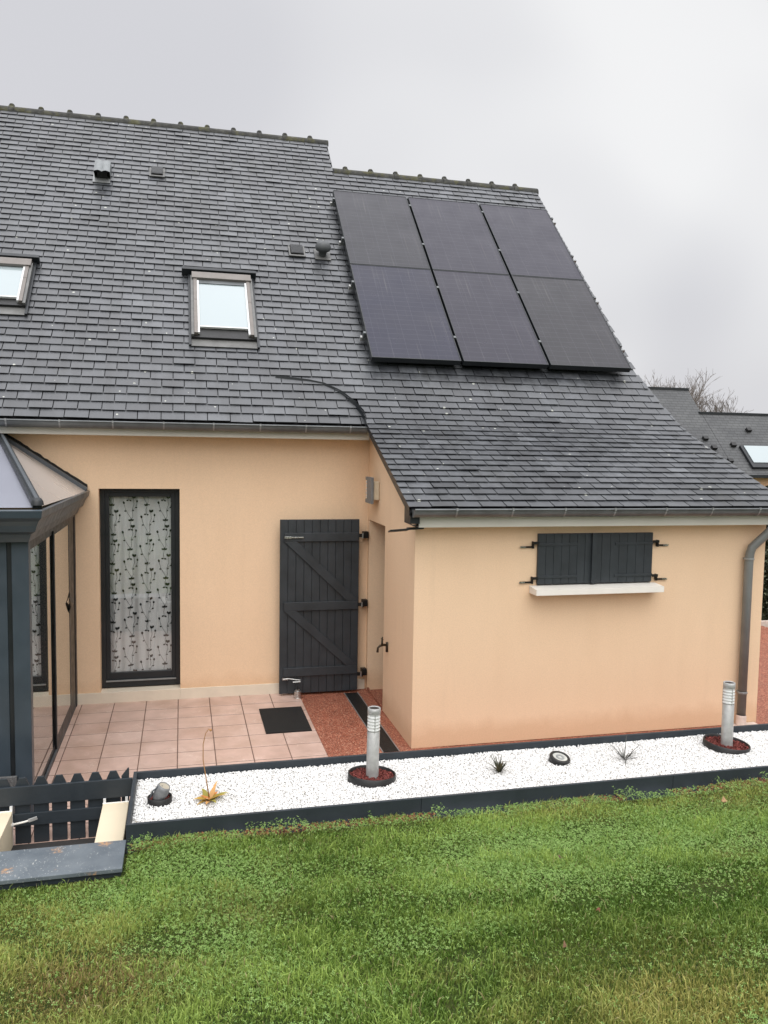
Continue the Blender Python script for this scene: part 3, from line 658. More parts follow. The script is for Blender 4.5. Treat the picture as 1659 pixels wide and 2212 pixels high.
# roof vents --------------------------------------------------------
def box_vent(x0, x1, s0, s1):
    m = MB(); rslab(m, x0, x1, s0, s0+.035, .025, .04); rslab(m, x0, x0+.022, s0+.035, s1, .025, .04); rslab(m, x1-.022, x1, s0+.035, s1, .025, .04)
    v = m.build('roof_vent', M_flash2, house)
    h = MB(); rslab(h, x0+.03, x1-.03, s0+.05, s1+.01, .02, .055); h.build('grille', M_black, v)
    n = MB()
    for i in range(9):
        x = x0+.045+i*(x1-x0-.09)/8; rslab(n, x-.004, x+.004, s0+.06, s1+.01, .055, .062)
    n.build('louvres', M_aluD, v)
box_vent(-.475, -.245, 5.43, 5.69); box_vent(1.525, 1.765, 3.50, 3.76)
hv = MB(); rslab(hv, -1.285, -1.035, 5.12, 5.42, .018, .026); hvo = hv.build('hood_vent', M_zincl, house)
m = MB(); n = 16; V = []
for s, hh in ((5.17, .17), (5.48, .17)):
    for j in range(n+1):
        u = j/n; V.append(on_main(-1.262+.228*u, s, hh+.022*abs(math.sin(2*math.pi*u))))
nn = n+1; V += [on_main(-1.262, 5.26, .02), on_main(-1.034, 5.26, .02), on_main(-1.262, 5.60, .02), on_main(-1.034, 5.60, .02)]
m.add(V, [(j, j+1, nn+j+1, nn+j) for j in range(n)]+[(0, nn, 2*nn+2, 2*nn), (n, 2*nn+1, 2*nn+3, nn+n), tuple([nn+j for j in range(n+1)]+[2*nn+3, 2*nn+2])])
m.build('hood', plain('pale_zinc', (.22, .235, .24), .45, metal=.3, var=.1), hvo)
rslab(MB(), -1.22, -1.08, 5.24, 5.40, .02, .13).build('outlet', M_black, hvo)
bv = MB(); rslab(bv, 1.905, 2.14, 3.47, 3.74, .018, .028); bvo = bv.build('ball_vent', M_flash2, house)
P = on_main(2.02, 3.62, .14); m = MB(); R3 = Matrix.Rotation(math.radians(25), 3, 'X')
m.lathe(P, [(.001, .09), (.06, .082), (.096, .055), (.114, .012), (.116, -.02), (.10, -.05), (.06, -.07), (.05, -.13)], 24, R3)
m.build('ball_cap', plain('dark_grey_vent_cap', (.085, .09, .095), .5), bvo, smooth=True)

# ---------------------------------------------------------------- solar panels
def ppt(x, s, h): return on_main(x, s, h)
PXS = [2.345+1.2445*i for i in range(4)]; S0, SMID, S1 = 1.09, 3.193, 5.262
tones = [[0, 1, 1], [2, 1, 3]]
lab = [['top left solar panel, its corner beside the ball vent, with long white drip streaks', 'top middle solar panel, below the mossy lower ridge', 'top right solar panel touching the sloping gable edge of the roof'],
       ['bottom left solar panel with the bluest sheen', 'bottom middle solar panel, violet brown, between two black gaps', 'bottom right solar panel, dull grey, its corner pointing at the bare tree']]
for r in range(2):
    for c_ in range(3):
        x0, x1 = PXS[c_]+.018, PXS[c_+1]-.018; s0, s1 = (SMID+.006, S1) if r == 0 else (S0, SMID-.006)
        base = ppt((x0+x1)/2, s0, .02); e = empty('solar_panel', base, lab[r][c_], 'solar panel', 'black solar panels on the roof')
        H0, H1 = .095, .17
        m = MB()
        for a in ((x0, x0+.012, s0, s1), (x1-.012, x1, s0, s1), (x0+.012, x1-.012, s0, s0+.012), (x0+.012, x1-.012, s1-.012, s1)): rslab(m, *a, H0, H1)
        m.build('frame', M_aluD, e, bevel=.001)
        m = rslab(MB(), x0+.012, x1-.012, s0+.012, s1-.012, H0+.01, H1-.004); po = m.build('cells', PM[tones[r][c_]], e)
        uv = po.data.uv_layers.new(name='uv')
        for lp in po.data.loops:
            v = po.data.vertices[lp.vertex_index].co+root_loc(e); uv.data[lp.index].uv = ((v.x-x0)/(x1-x0), (v.z-on_main(0, s0).z)/((s1-s0)*SQ))
for s in (4.99, 3.86, 2.74, 1.59):
    P = on_main(2.3, s, .05); e = empty('mounting_rail', P, None, 'rail', 'solar panel rails')
    e['label'] = {4.99: 'topmost aluminium rail end beside the top left solar panel', 3.86: 'rail end level with the ball vent beside the top left solar panel', 2.74: 'rail end beside the upper part of the bottom left solar panel', 1.59: 'lowest rail end beside the bottom left solar panel'}[s]
    rslab(MB(), 2.32, 6.18, s-.015, s+.015, .05, .1).build('rail', M_zincl, e)
    rslab(MB(), 2.295, 2.32, s-.022, s+.022, .045, .105).build('end_cap', M_lampg, e)
    for x in (PXS[0]-.005, PXS[1], PXS[2], PXS[3]+.005): rslab(MB(), x-.016, x+.016, s-.02, s+.02, .1, .176).build('clamp', M_zinc, e)
    for x in (2.6, 4.2, 6.0): rslab(MB(), x-.015, x+.015, s-.05, s-.02, .015, .09).build('roof_hook', M_black, e)

# ---------------------------------------------------------------- fittings on the walls
e = empty('wall_lamp', (XA, 9.55, 2.56), 'grey louvred outdoor lamp on the side wall of the lean-to', 'lamp')
MB().box(XA-.075, 9.37, 2.445, XA-.001, 9.60, 2.665).build('mount', plain('cream_lamp_body', (.66, .58, .44), .6), e, bevel=.012)
MB().box(XA-.105, 9.35, 2.40, XA-.076, 9.60, 2.715).box(XA-.105, 9.60, 2.40, XA-.076, 9.68, 2.447).box(XA-.105, 9.60, 2.672, XA-.076, 9.68, 2.715).build('louvre_cover', plain('grey_lamp_cover', (.16, .175, .185), .5), e, bevel=.004)
for i in range(5): MB().box(XA-.100, 9.602, 2.457+i*.044, XA-.08, 9.675, 2.488+i*.044).build('diffuser', M_lens, e, bevel=.002)
e = empty('water_tap', (XA, 8.86, .82), 'dark bronze garden tap on the side wall beside the door recess', 'tap')
t = MB(); t.tube([(XA, 8.86, .83), (XA-.06, 8.84, .835), (XA-.10, 8.83, .83), (XA-.125, 8.82, .81), (XA-.13, 8.82, .76)], [.014, .014, .013, .012, .014], 10).tube([(XA-.006, 8.86, .86), (XA-.006, 8.86, .75)], .02, 8)
t.build('spout', M_bronze, e, smooth=True); MB().tube([(XA-.075, 8.83, .83), (XA-.075, 8.83, .90)], [.014, .010], 8).tube([(XA-.075, 8.80, .905), (XA-.075, 8.86, .905)], .008, 8).tube([(XA-.075, 8.83, .90), (XA-.07, 8.83, .93)], .008, 6).build('handle', M_bronze, e, smooth=True)
e = empty('floodlight', (2.3, 7.75, 2.26), 'flat black lamp arm sticking out at the corner under the lean-to eaves', 'lamp')
MB().obox((2.23, 7.70, 2.276), (.085, 0, .004), (0, .022, 0), (0, 0, .011)).build('arm', M_black, e, bevel=.003)
MB().obox((2.06, 7.70, 2.257), (.095, .0, .006), (0, .045, -.01), (0, 0, .009)).build('lamp_head', M_black, e, bevel=.004)

# ---------------------------------------------------------------- things on the patio
MB().box(.86, 8.53, .003, 1.355, 9.36, .016).build('doormat', M_rub, bevel=.004); tag(bpy.data.objects['doormat'], 'black rubber doormat lying on the pink tiles', 'doormat')
BED = False
e = empty('drain_channel', (2.02, 8.8, 0), 'long black drain channel crossing the red gravel strip before the side door', 'drain')
MB().box(1.955, 7.78, -.002, 1.965, 9.82, .004).box(2.125, 7.78, -.002, 2.135, 9.82, .004).build('edge', M_zincl, e); 
m = MB(); m.box(1.965, 7.78, -.001, 2.125, 9.82, .001)
for i in range(100): m.box(1.97, 7.79+i*.0202, .001, 2.12, 7.803+i*.0202, .004)
m.build('grating', M_black, e)
e = empty('tin', (1.362, 9.74, 0), 'small steel tin standing at the foot of the tall shutter', 'tin')
m = MB(); m.lathe((1.362, 9.72, .003), [(0, 0), (.042, 0), (.044, .008), (.042, .012), (.042, .07), (.044, .075), (.044, .085), (.028, .092), (.026, .105), (0, .106)], 24)
m.build('body', M_steel, e, smooth=False); MB().tube([(1.362, 9.72, .108), (1.362, 9.72, .15)], .006, 8).build('spike', M_iron, e)

# ---------------------------------------------------------------- gravel planter
BED = True
PXL, PYF, PYB = -.43, 6.40, 7.47; ZT = .12
e = empty('planter', (3, 6.9, 0), 'long raised bed of dark grey boards between patio and lawn', 'planter')
MB().box(PXL, PYB-.03, -.41, 9.0, PYB, ZT).build('back_board', M_antc, e, bevel=.003)
MB().box(PXL, PYF+.03, -.41, PXL+.03, PYB-.03, ZT).build('side_board', M_antc, e, bevel=.003)
for a, b_ in ((PXL, 1.95), (1.953, 4.35), (4.353, 6.75), (6.753, 9.0)):
    fb_ = MB().box(a, PYF, -.16, b_, PYF+.028, ZT).build('front_board', M_antc, e, bevel=.003)
MB().box(PXL+.03, PYF+.028, ZT-.03, 9, PYF+.05, ZT-.012).build('inner_lip', M_zincl, e)
# slates fascia trimmed; white pebbles
def gz(x, y): return .055
tag(MB().add([(PXL+.03, PYF+.03, .035), (9, PYF+.03, .035), (9, PYB-.03, .035), (PXL+.03, PYB-.03, .035)], [(0, 1, 2, 3)]).build('planter_soil', plain('white_grit', (.66, .65, .62), .95, var=.2, scale=60, bs=.6)), 'white grit under the pebbles', kind='structure')
phi = (1+5**.5)/2; ico = np.array([(-1, phi, 0), (1, phi, 0), (-1, -phi, 0), (1, -phi, 0), (0, -1, phi), (0, 1, phi), (0, -1, -phi), (0, 1, -phi), (phi, 0, -1), (phi, 0, 1), (-phi, 0, -1), (-phi, 0, 1)])/math.hypot(1, phi)
icf = np.array([(0, 11, 5), (0, 5, 1), (0, 1, 7), (0, 7, 10), (0, 10, 11), (1, 5, 9), (5, 11, 4), (11, 10, 2), (10, 7, 6), (7, 1, 8), (3, 9, 4), (3, 4, 2), (3, 2, 6), (3, 6, 8), (3, 8, 9), (4, 9, 5), (2, 4, 11), (6, 2, 10), (8, 6, 7), (9, 8, 1)])
def pebbles(n, holes):
    x = rng.uniform(PXL+.04, 7.3, n); y = rng.uniform(PYF+.04, PYB-.04, n); keep = np.ones(n, bool)
    for hx, hy, hr in holes: keep &= (x-hx)**2+(y-hy)**2 > hr*hr
    x, y = x[keep], y[keep]; n = len(x)
    r = rng.uniform(.0048, .0092, n); A = rng.normal(size=(n, 3, 3)); Q, _ = np.linalg.qr(A)
    S = np.stack([r*rng.uniform(.8, 1.35, n), r*rng.uniform(.8, 1.1, n), r*rng.uniform(.6, .9, n)], 1)
    V = (ico[None]*(1+rng.uniform(-.12, .12, (n, 12, 1))))*S[:, None, :]; V = V@Q
    z = .047+rng.uniform(0, .013, n)+.006*fnoise(x, y, 3, 5); V += np.stack([x, y, z], 1)[:, None, :]
    col = np.clip(rng.normal(.80, .07, n), .45, .90)[:, None]*np.array([1, .99, .97]); dk = rng.random(n) < .015; col[dk] *= rng.uniform(.3, .7, dk.sum())[:, None]*np.array([1, .92, .8]); col = np.repeat(col, 12, 0)
    Fc = (icf[None]+12*np.arange(n)[:, None, None]).reshape(-1, 3)
    o = np_mesh('white_pebbles', V.reshape(-1, 3), Fc, M_peb, col=col, smooth=True); tag(o, 'white marble pebbles filling the raised bed', kind='stuff', cat='pebbles')
pebbles(82000, [(1.67, 7.04, .215), (5.42, 7.09, .225), (-.19, 6.92, .10), (3.53, 7.06, .10)])

def mulch_ring(cx, cy, r, tilt, label):
    e = empty('mulch_ring', (cx, cy, .06), label, 'plant ring', 'black rings of red bark chips')
    R3 = Matrix.Rotation(math.radians(tilt[0]), 3, 'X') @ Matrix.Rotation(math.radians(tilt[1]), 3, 'Y')
    MB().lathe((cx, cy, .055), [(r-.006, -.02), (r-.006, .05), (r, .055), (r+.006, .05), (r+.006, -.02)], 48, R3).build('edging', M_black, e, smooth=True)
    k = int(1200*(r/.22)**2); a = rng.uniform(0, 6.28, k); q = (r-.012)*np.sqrt(rng.uniform(0, 1, k)); A = rng.normal(size=(k, 3, 3)); Q, _ = np.linalg.qr(A)
    cb = np.array([(i, j, l) for i in (-1, 1) for j in (-1, 1) for l in (-1, 1)], float); sc = np.stack([rng.uniform(.007, .016, k), rng.uniform(.003, .007, k), rng.uniform(.0015, .003, k)], 1)
    V = (cb[None]*sc[:, None, :])@Q; pos = np.stack([q*np.cos(a), q*np.sin(a), .02+rng.uniform(-.008, .012, k)], 1)@np.array(R3).T
    V += pos[:, None, :]+np.array([cx, cy, .055]); f = np.array([(0, 1, 3, 2), (4, 6, 7, 5), (0, 4, 5, 1), (2, 3, 7, 6), (0, 2, 6, 4), (1, 5, 7, 3)])
    o = np_mesh('bark_mulch', V.reshape(-1, 3), (f[None]+8*np.arange(k)[:, None, None]).reshape(-1, 4), attr_mat('bark', .9), col=np.repeat(np.clip(rng.normal(1, .35, k), .3, 2)[:, None]*np.array([.16, .042, .035]), 8, 0), parent=e); o['kind'] = 'stuff'
    MB().disc((cx, cy, .065), r-.006, 32, R3).build('soil', M_bark, e)
mulch_ring(1.67, 7.04, .213, (-3, 3), 'black ring of red bark chips round the left bollard lamp, nearest the patio')
mulch_ring(5.42, 7.09, .222, (2, 5), 'black ring of red bark chips round the right bollard lamp')
mulch_ring(-.19, 6.92, .095, (0, 0), 'small black ring of bark chips under the spotlight at the left end of the bed')
def bollard(cx, cy, top, lean, label):
    e = empty('bollard_lamp', (cx, cy, .06), label, 'bollard lamp', 'metal bollard lamps in the gravel bed')
    R3 = Matrix.Rotation(lean, 3, 'Y'); r = .057; h = top-.06; c = (cx, cy, .06)
    MB().lathe(c, [(r, 0), (r, h*.66), (r-.004, h*.665), (r-.004, h*.67)], 28, R3).build('post', M_lampg, e, smooth=True)
    pr = []
    z = h*.67
    for i in range(6): pr += [(r-.007, z), (r+.001, z+.008), (r+.002, z+.018), (r-.007, z+.026)]; z += (h*.93-h*.67)/6
    MB().lathe(c, pr, 28, R3).build('lens', M_lens, e, smooth=True)
    for i in range(3): MB().tube([Vector(c)+R3@Vector((math.cos(a)*(r-.002), math.sin(a)*(r-.002), h*.66)) for a in (i*2.09+.5,)]+[Vector(c)+R3@Vector((math.cos(a)*(r-.002), math.sin(a)*(r-.002), h*.93)) for a in (i*2.09+.5,)], .005, 6).build('strut', M_lampg, e)
    MB().lathe(c, [(r-.003, h*.90), (r+.002, h*.905), (r+.002, h*.985), (r-.004, h*.99), (r-.012, h*.975)], 28, R3).build('cap', M_lampg, e, smooth=True)
    MB().disc(Vector(c)+R3@Vector((0, 0, h*.98)), r-.01, 24, R3).build('solar_cell', M_black, e)
bollard(1.672, 7.03, .725, .015, 'left metal bollard lamp with ribbed clear head, in front of the side door')
bollard(5.41, 7.07, .745, -.005, 'right metal bollard lamp with ribbed clear head, near the downpipe')
# pot-shaped spotlight at the left end
e = empty('garden_spotlight', (-.2, 6.9, .07), 'tilted grey cast spotlight on its bark ring at the left end of the bed', 'spotlight')
R3 = Matrix.Rotation(math.radians(26), 3, 'Y') @ Matrix.Rotation(math.radians(8), 3, 'X')
m = MB(); m.lathe((-.215, 6.9, .075), [(0, 0), (.040, .004), (.052, .04), (.060, .09), (.057, .135), (.050, .155), (.044, .15)], 20, R3)
m.build('housing', plain('rough_grey_cast_metal', (.20, .205, .21), .6, metal=.2, var=.25, scale=18, bs=.5), e, smooth=True)
MB().disc(Vector((-.215, 6.9, .075))+R3@Vector((0, 0, .149)), .046, 20, R3).build('lens', plain('dirty_lens', (.42, .38, .30), .4), e)
MB().tube([(-.265, 6.87, .12), (-.245, 6.86, .18), (-.195, 6.86, .215), (-.165, 6.87, .21)], .007, 8).build('bracket', M_alug, e)
# round ground spot
e = empty('ground_spotlight', (3.535, 7.07, .06), 'round black ground spotlight with pale glass between the two spiky plants', 'spotlight')
R3 = Matrix.Rotation(math.radians(14), 3, 'X') @ Matrix.Rotation(math.radians(6), 3, 'Y'); c = (3.535, 7.06, .055)
MB().lathe(c, [(.085, -.02), (.098, .0), (.100, .055), (.096, .062), (.074, .062), (.072, .055)], 32, R3).build('rim', M_black, e, smooth=True)
MB().disc(Vector(c)+R3@Vector((0, 0, .054)), .074, 28, R3).build('glass', plain('pale_frosted_glass', (.50, .50, .46), .25), e)
MB().lathe(Vector(c)+R3@Vector((0, 0, .055)), [(.02, 0), (.022, .003), (.04, .003), (.042, 0)], 24, R3).build('inner_ring', M_zincl, e)

# plants
def blade_plant(name, c, n, L_, wid, cols, label, elev=(20, 80), droop=.5, seg=6):
    V = []; Fc = []; Cc = []
    for i in range(n):
        a = i*2.399+random.uniform(-.3, .3); el = math.radians(random.uniform(*elev)); l = L_*random.uniform(.55, 1.1); w_ = wid*random.uniform(.7, 1.1)
        p = Vector(c)+Vector((random.uniform(-.01, .01), random.uniform(-.01, .01), 0)); col = random.choice(cols); d = Vector((math.cos(a), math.sin(a), 0)); sd_ = Vector((-d.y, d.x, 0)); k = len(V)
        for s in range(seg+1):
            t = s/seg; ww = w_*(.5+1.4*t if t < .35 else 1.0*(1-t)**.8+.02)*.5; V += [p-sd_*ww, p+Vector((0, 0, -.12*ww)), p+sd_*ww]; Cc += [[x*(.8+.5*t) for x in col]]*3
            p = p+(d*math.cos(el)+Vector((0, 0, math.sin(el))))*(l/seg); el -= droop*t*random.uniform(.6, 1.4)/seg*3
            p.z = max(p.z, .062)
        for s in range(seg):
            b = k+3*s; Fc += [(b, b+1, b+4, b+3), (b+1, b+2, b+5, b+4)]
    Vn = np.array([tuple(v-Vector(c)) for v in V])*BEDK; o = np_mesh(name, Vn, np.array(Fc), M_leafa, col=np.array(Cc), smooth=True, local=True); o.location = place(c); return tag(o, label, 'plant')
blade_plant('spiky_plant', (2.87, 6.93, .055), 30, .19, .024, [(.06, .06, .035), (.10, .085, .05), (.035, .04, .02), (.16, .13, .07)], 'short spiky brown green tuft in white pebbles left of the ground spotlight', (25, 85), .4)
blade_plant('grassy_plant', (4.19, 6.97, .055), 26, .30, .013, [(.05, .055, .045), (.10, .10, .085), (.03, .03, .03)], 'straggly dark spidery plant right of the ground spotlight', (5, 60), .75)
o = blade_plant('withered_plant', (.22, 6.88, .055), 13, .22, .065, [(.52, .20, .05), (.42, .26, .05), (.55, .30, .11), (.28, .24, .05)], 'withered orange plant with one tall dry arching stalk', (4, 30), .45)
m = MB(); pts = [(.215, 6.87, .08), (.19, 6.86, .25), (.165, 6.85, .42), (.165, 6.83, .56), (.185, 6.81, .66), (.21, 6.80, .70), (.225, 6.795, .69)]
m.tube(pts, [.006, .005, .004, .0035, .003, .003, .006], 6); m.lathe((.225, 6.795, .69), [(0, -.012), (.012, -.004), (.010, .008), (0, .012)], 8); m.build('stalk', plain('dry_orange_stalk', (.42, .22, .09), .8), o, smooth=True)

# ---------------------------------------------------------------- picket panel, pit and board at the left
e = empty('picket_fence', (-1, 7.37, -.413), 'low dark grey picket gate closing the gap left of the gravel bed', 'fence')
x = -.545-.1495*0
k = 0
while x > -3:
    hw = .0625
    def pk(px): 
        m = MB(); zt = .172; m.prism([(px-hw, 7.382, -.413), (px+hw, 7.382, -.413), (px+hw, 7.382, .09), (px+hw*.42, 7.382, zt), (px-hw*.42, 7.382, zt), (px-hw, 7.382, .09)], (0, .02, 0)); return m
    xx = -.595-.1495*k
    if k == 0: MB().prism([(-.53, 7.382, -.413), (-.465, 7.382, -.413), (-.465, 7.382, .19), (-.475, 7.382, .19), (-.53, 7.382, .12)], (0, .02, 0)).build('picket', M_antc, e, bevel=.002)
    pk(xx-.005).build('picket', M_antc, e, bevel=.002); k += 1; x = xx
MB().box(-3.0, 7.355, -.060, -.435, 7.381, .105).build('rail', M_antc, e, bevel=.003)
MB().box(-3.0, 7.355, -.245, -.60, 7.381, -.135).build('rail', M_antc, e, bevel=.003)
tag(MB().box(-3.3, 6.02, -.414, -.44, 6.18, -.17).build('retaining_edge', M_soil), 'soil face under the board', kind='structure')
tag(MB().box(-1.418, 6.35, -.4145, -.69, 7.33, -.395).build('step', plain('dark_step', (.03, .028, .027), .8)), 'dark step inside the gate', kind='structure')
def cheek(x0, x1, label):
    e = empty('low_wall', ((x0+x1)/2, 6.85, -.414), label, 'low wall', 'cream covered low walls beside the gate')
    MB().box(x0, 6.22, -.413, x1, 7.335, -.10).build('cover', M_bolc, e, bevel=.006)
    for px in (x0+.015, x1-.02) if x0 > -1 else (x1-.012,): MB().box(px-.011, 7.336, -.413, px+.011, 7.352, -.055).build('post', M_white, e)
    MB().tube([(x0, 7.33, -.095), (x1, 7.33, -.095)], .008, 6).build('edge_bar', M_sill, e)
cheek(-.685, -.465, 'cream topped low wall against the end of the gravel bed'); cheek(-3.1, -1.42, 'cream sheeted low wall at the left picture edge with the metal hook')
e = empty('stay_hook', (-1.33, 7.3, -.2), 'pale metal stay hook at the corner of the left cream wall', 'hook')
MB().tube([(-1.43, 7.30, -.20), (-1.40, 7.295, -.195), (-1.32, 7.29, -.18), (-1.27, 7.285, -.165)], .009, 8).build('rod', M_sill, e)
MB().obox((-1.25, 7.285, -.16), (.035, 0, .010), (0, .008, 0), (-.004, 0, .014)).build('fork', M_lampg, e, bevel=.003)
MB().tube([(-1.44, 7.30, -.215), (-1.405, 7.30, -.195)], .016, 8).build('pivot', M_white, e)
# board in front: weathered grey-blue plank with mud splashes
m_, N_, L_, b = new_mat('weathered_blue_grey_board'); v = coords(N_, L_)
c0 = ramp(N_, L_, noise(N_, L_, v, 5, 6), [(.3, (.085, .105, .125)), (.7, (.155, .18, .20))])
vo = N_.new('ShaderNodeTexVoronoi'); vo.inputs['Scale'].default_value = 4.2; L_.new(v, vo.inputs['Vector'])
sp_ = math_(N_, L_, 'ADD', vo.outputs['Distance'], math_(N_, L_, 'MULTIPLY', noise(N_, L_, v, 45, 5, .7), .55))
c0 = mixc(N_, L_, ramp(N_, L_, sp_, [(.42, .95), (.54, 0)]), c0, (.50, .28, .13))
ch = math_(N_, L_, 'MULTIPLY', ramp(N_, L_, noise(N_, L_, coords(N_, L_, (1, .5, 1)), 70, 4, .75), [(.60, 0), (.64, 1)]), ramp(N_, L_, noise(N_, L_, v, 6, 3), [(.42, 0), (.55, .8)]))
c0 = mixc(N_, L_, ch, c0, (.55, .55, .52))
L_.new(c0, b.inputs['Base Color']); b.inputs['Roughness'].default_value = .5; bump(N_, L_, b, noise(N_, L_, v, 40, 5), .3, .005)
e = empty('step_board', (-1.5, 6.1, -.04), 'wide weathered blue grey board with mud splashes at the lawn edge', 'board')
MB().box(-3.3, 5.905, -.002, -.425, 6.345, .03).build('tread', m_, e, bevel=.004); MB().box(-3.3, 5.925, -.12, -.435, 5.95, -.003).box(-3.3, 6.30, -.16, -.44, 6.325, -.003).build('riser', M_antc, e)
for y_ in (6.1,): MB().box(-.46, 5.95, -.12, -.436, 6.30, -.003).build('end_board', M_antc, e)

BED = False
# ---------------------------------------------------------------- conservatory
e = empty('conservatory', (-2.5, 8.6, 0), 'dark grey aluminium conservatory with glass roof against the left of the house wall', 'conservatory')
CX, CYF = -1.20, 7.02
pr = [(.0, 2.265), (.055, 2.27), (.07, 2.30), (.085, 2.335), (.13, 2.36), (.15, 2.41), (.17, 2.445), (.20, 2.475), (.21, 2.53), (.19, 2.54), (.17, 2.50), (0, 2.48)]
n = len(pr); fq = [(i, (i+1) % n, n+(i+1) % n, n+i) for i in range(n)]
Va = [(-5, CYF-.03-d*1.15, z) for d, z in pr]; Vb = [(CX-.03+d*.85, CYF-.03-d*1.15, z) for d, z in pr]; Vc = [(-1.225+d*.9, YM-.002, z-.015) for d, z in pr]
MB().add(Va+Vb, fq).build('cornice', M_alu, e); MB().add(Vb+Vc, fq).build('cornice', M_alug, e)
def lin(a, b, t): return Vector(a)*(1-t)+Vector(b)*t
A_, B_, T_ = Vector((-1.10, 6.84, 2.55)), Vector((-1.06, 9.94, 2.51)), Vector((-1.98, 9.94, 3.13))
Fl, Fr = Vector((-5.0, 6.84, 2.55)), Vector((-5, 9.94, 3.13))
MB().add([A_, B_, T_], [(0, 1, 2)]).build('side_roof_glazing', plain('hazy_polycarbonate', (.40, .36, .33), .3, var=.04, scale=.25, bs=0), e)
MB().add([Fl, A_, T_, Fr], [(0, 1, 2, 3)]).build('front_roof_glazing', plain('opal_roof_glazing', (.28, .29, .34), .25, var=.04, scale=.25, bs=0), e)
up = Vector((0, 0, 1)); hd = (T_-A_).normalized(); hs = hd.cross(up).normalized()
MB().obox((A_+T_)/2+up*.02, (T_-A_)/2, hs*.035, hs.cross(hd)*.03).build('hip_rafter', M_aluD, e, bevel=.004); MB().obox((A_+T_)/2+up*.06, (T_-A_)/2, hs*.014, hs.cross(hd)*.012).build('hip_cover', M_alug, e, bevel=.003)
MB().lathe(A_+Vector((0, .0, .02)), [(0, .06), (.03, .055), (.045, .03), (.05, 0)], 14).build('hip_cap', M_aluD, e, smooth=True)
wd_ = (T_-B_).normalized(); wn = wd_.cross(Vector((0, 1, 0))).normalized()
MB().obox((B_+T_)/2+Vector((0, -.055, .02)), (T_-B_)/2, (0, .03, 0), wn*.025).build('wall_rafter', M_alug, e, bevel=.004)
m = MB(); k = 26; hh = [.075+random.uniform(-.008, .008) for _ in range(k+1)]
for i in range(k):
    p0, p1 = lin(B_, T_, i/k), lin(B_, T_, (i+1)/k); m.prism([p0, p1, p1+Vector((0, 0, hh[i+1])), p0+Vector((0, 0, hh[i]))], (0, .028, 0))
m.build('flashing', plain('black_bitumen_flashing', (.018, .018, .018), .9, var=.3, scale=30, bs=.6), e)
for x in (-2.7, -3.6, -4.5): p0 = Vector((x, 6.84, 2.56)); p1 = Vector((x, 9.94, 3.14)); MB().obox((p0+p1)/2+up*.01, (p1-p0)/2, (.025, 0, 0), (0, -.02, .03)).build('rafter', M_aluD, e)
# side wall with sliding sashes
MB().box(CX-.125, CYF-.03, 0, CX+.004, CYF+.07, 2.28).build('corner_post', M_alu, e, bevel=.006)
MB().box(CX-.10, YM-.10, .0, CX+.004, YM-.002, 2.28).build('wall_post', M_aluD, e, bevel=.004)
MB().box(CX-.12, CYF+.07, 0, CX-.002, YM-.10, .022).build('threshold', M_aluD, e)
for x in (CX-.05, CX-.012): MB().box(x-.008, CYF+.07, .022, x+.008, YM-.10, .04).build('track', M_alug, e)
MB().box(CX-.12, CYF+.07, 2.22, CX, YM-.10, 2.28).build('head_track', M_aluD, e)
def sash(x, y0, y1, wa, wb, rb):
    o = MB().box(x-.006, y0, .04, x+.006, y0+wa, 2.22).box(x-.006, y1-wb, .04, x+.006, y1, 2.22).box(x-.006, y0+wa, .04, x+.006, y1-wb, .04+rb).box(x-.006, y0+wa, 2.17, x+.006, y1-wb, 2.22).build('sliding_sash', M_aluD, e, bevel=.002)
    MB().box(x-.003, y0+wa, .04+rb, x+.003, y1-wb, 2.17).build('pane', M_glassr, o); return o
sash(CX-.03, CYF+.09, 8.46, .03, .05, .05); s2 = sash(CX-.012, 8.40, YM-.10, .05, .42, .12)
MB().add([(CX, 9.50, 1.42), (CX, 9.62, 1.37), (CX+.03, 9.56, 1.30), (CX, 9.62, 1.23), (CX, 9.50, 1.18), (CX, 9.38, 1.23), (CX+.03, 9.44, 1.30), (CX, 9.38, 1.37)], [(0, 1, 2, 6, 7), (2, 3, 4, 5, 6)]).build('pull_handle', M_aluD, s2)
# front wall: sash frames and glass, mostly left of the picture
MB().box(CX-.165, CYF+.005, 0, CX-.125, CYF+.05, 2.28).build('front_jamb', M_aluD, e, bevel=.003)
fo = MB().box(CX-.27, CYF, .05, CX-.165, CYF+.05, 2.27).box(-5, CYF, 0, CX-.27, CYF+.05, .12).box(-5, CYF, 2.18, CX-.27, CYF+.05, 2.27).box(-3.0, CYF, .12, -2.9, CYF+.05, 2.18).build('front_sash', M_alu, e, bevel=.004)
for a, b_ in ((-2.9, CX-.27), (-5, -3)): MB().box(a, CYF+.02, .12, b_, CYF+.028, 2.18).build('pane', M_glassr, fo)
MB().box(-5, 7.1, .0035, CX-.12, 9.96, .008).build('floor', M_grout, e)
tag(MB().box(-1.60, 6.955, .004, -1.31, 6.982, .355).build('speckled_box', M_mesh, bevel=.006), 'grey speckled panel at the foot of the conservatory post', 'box')

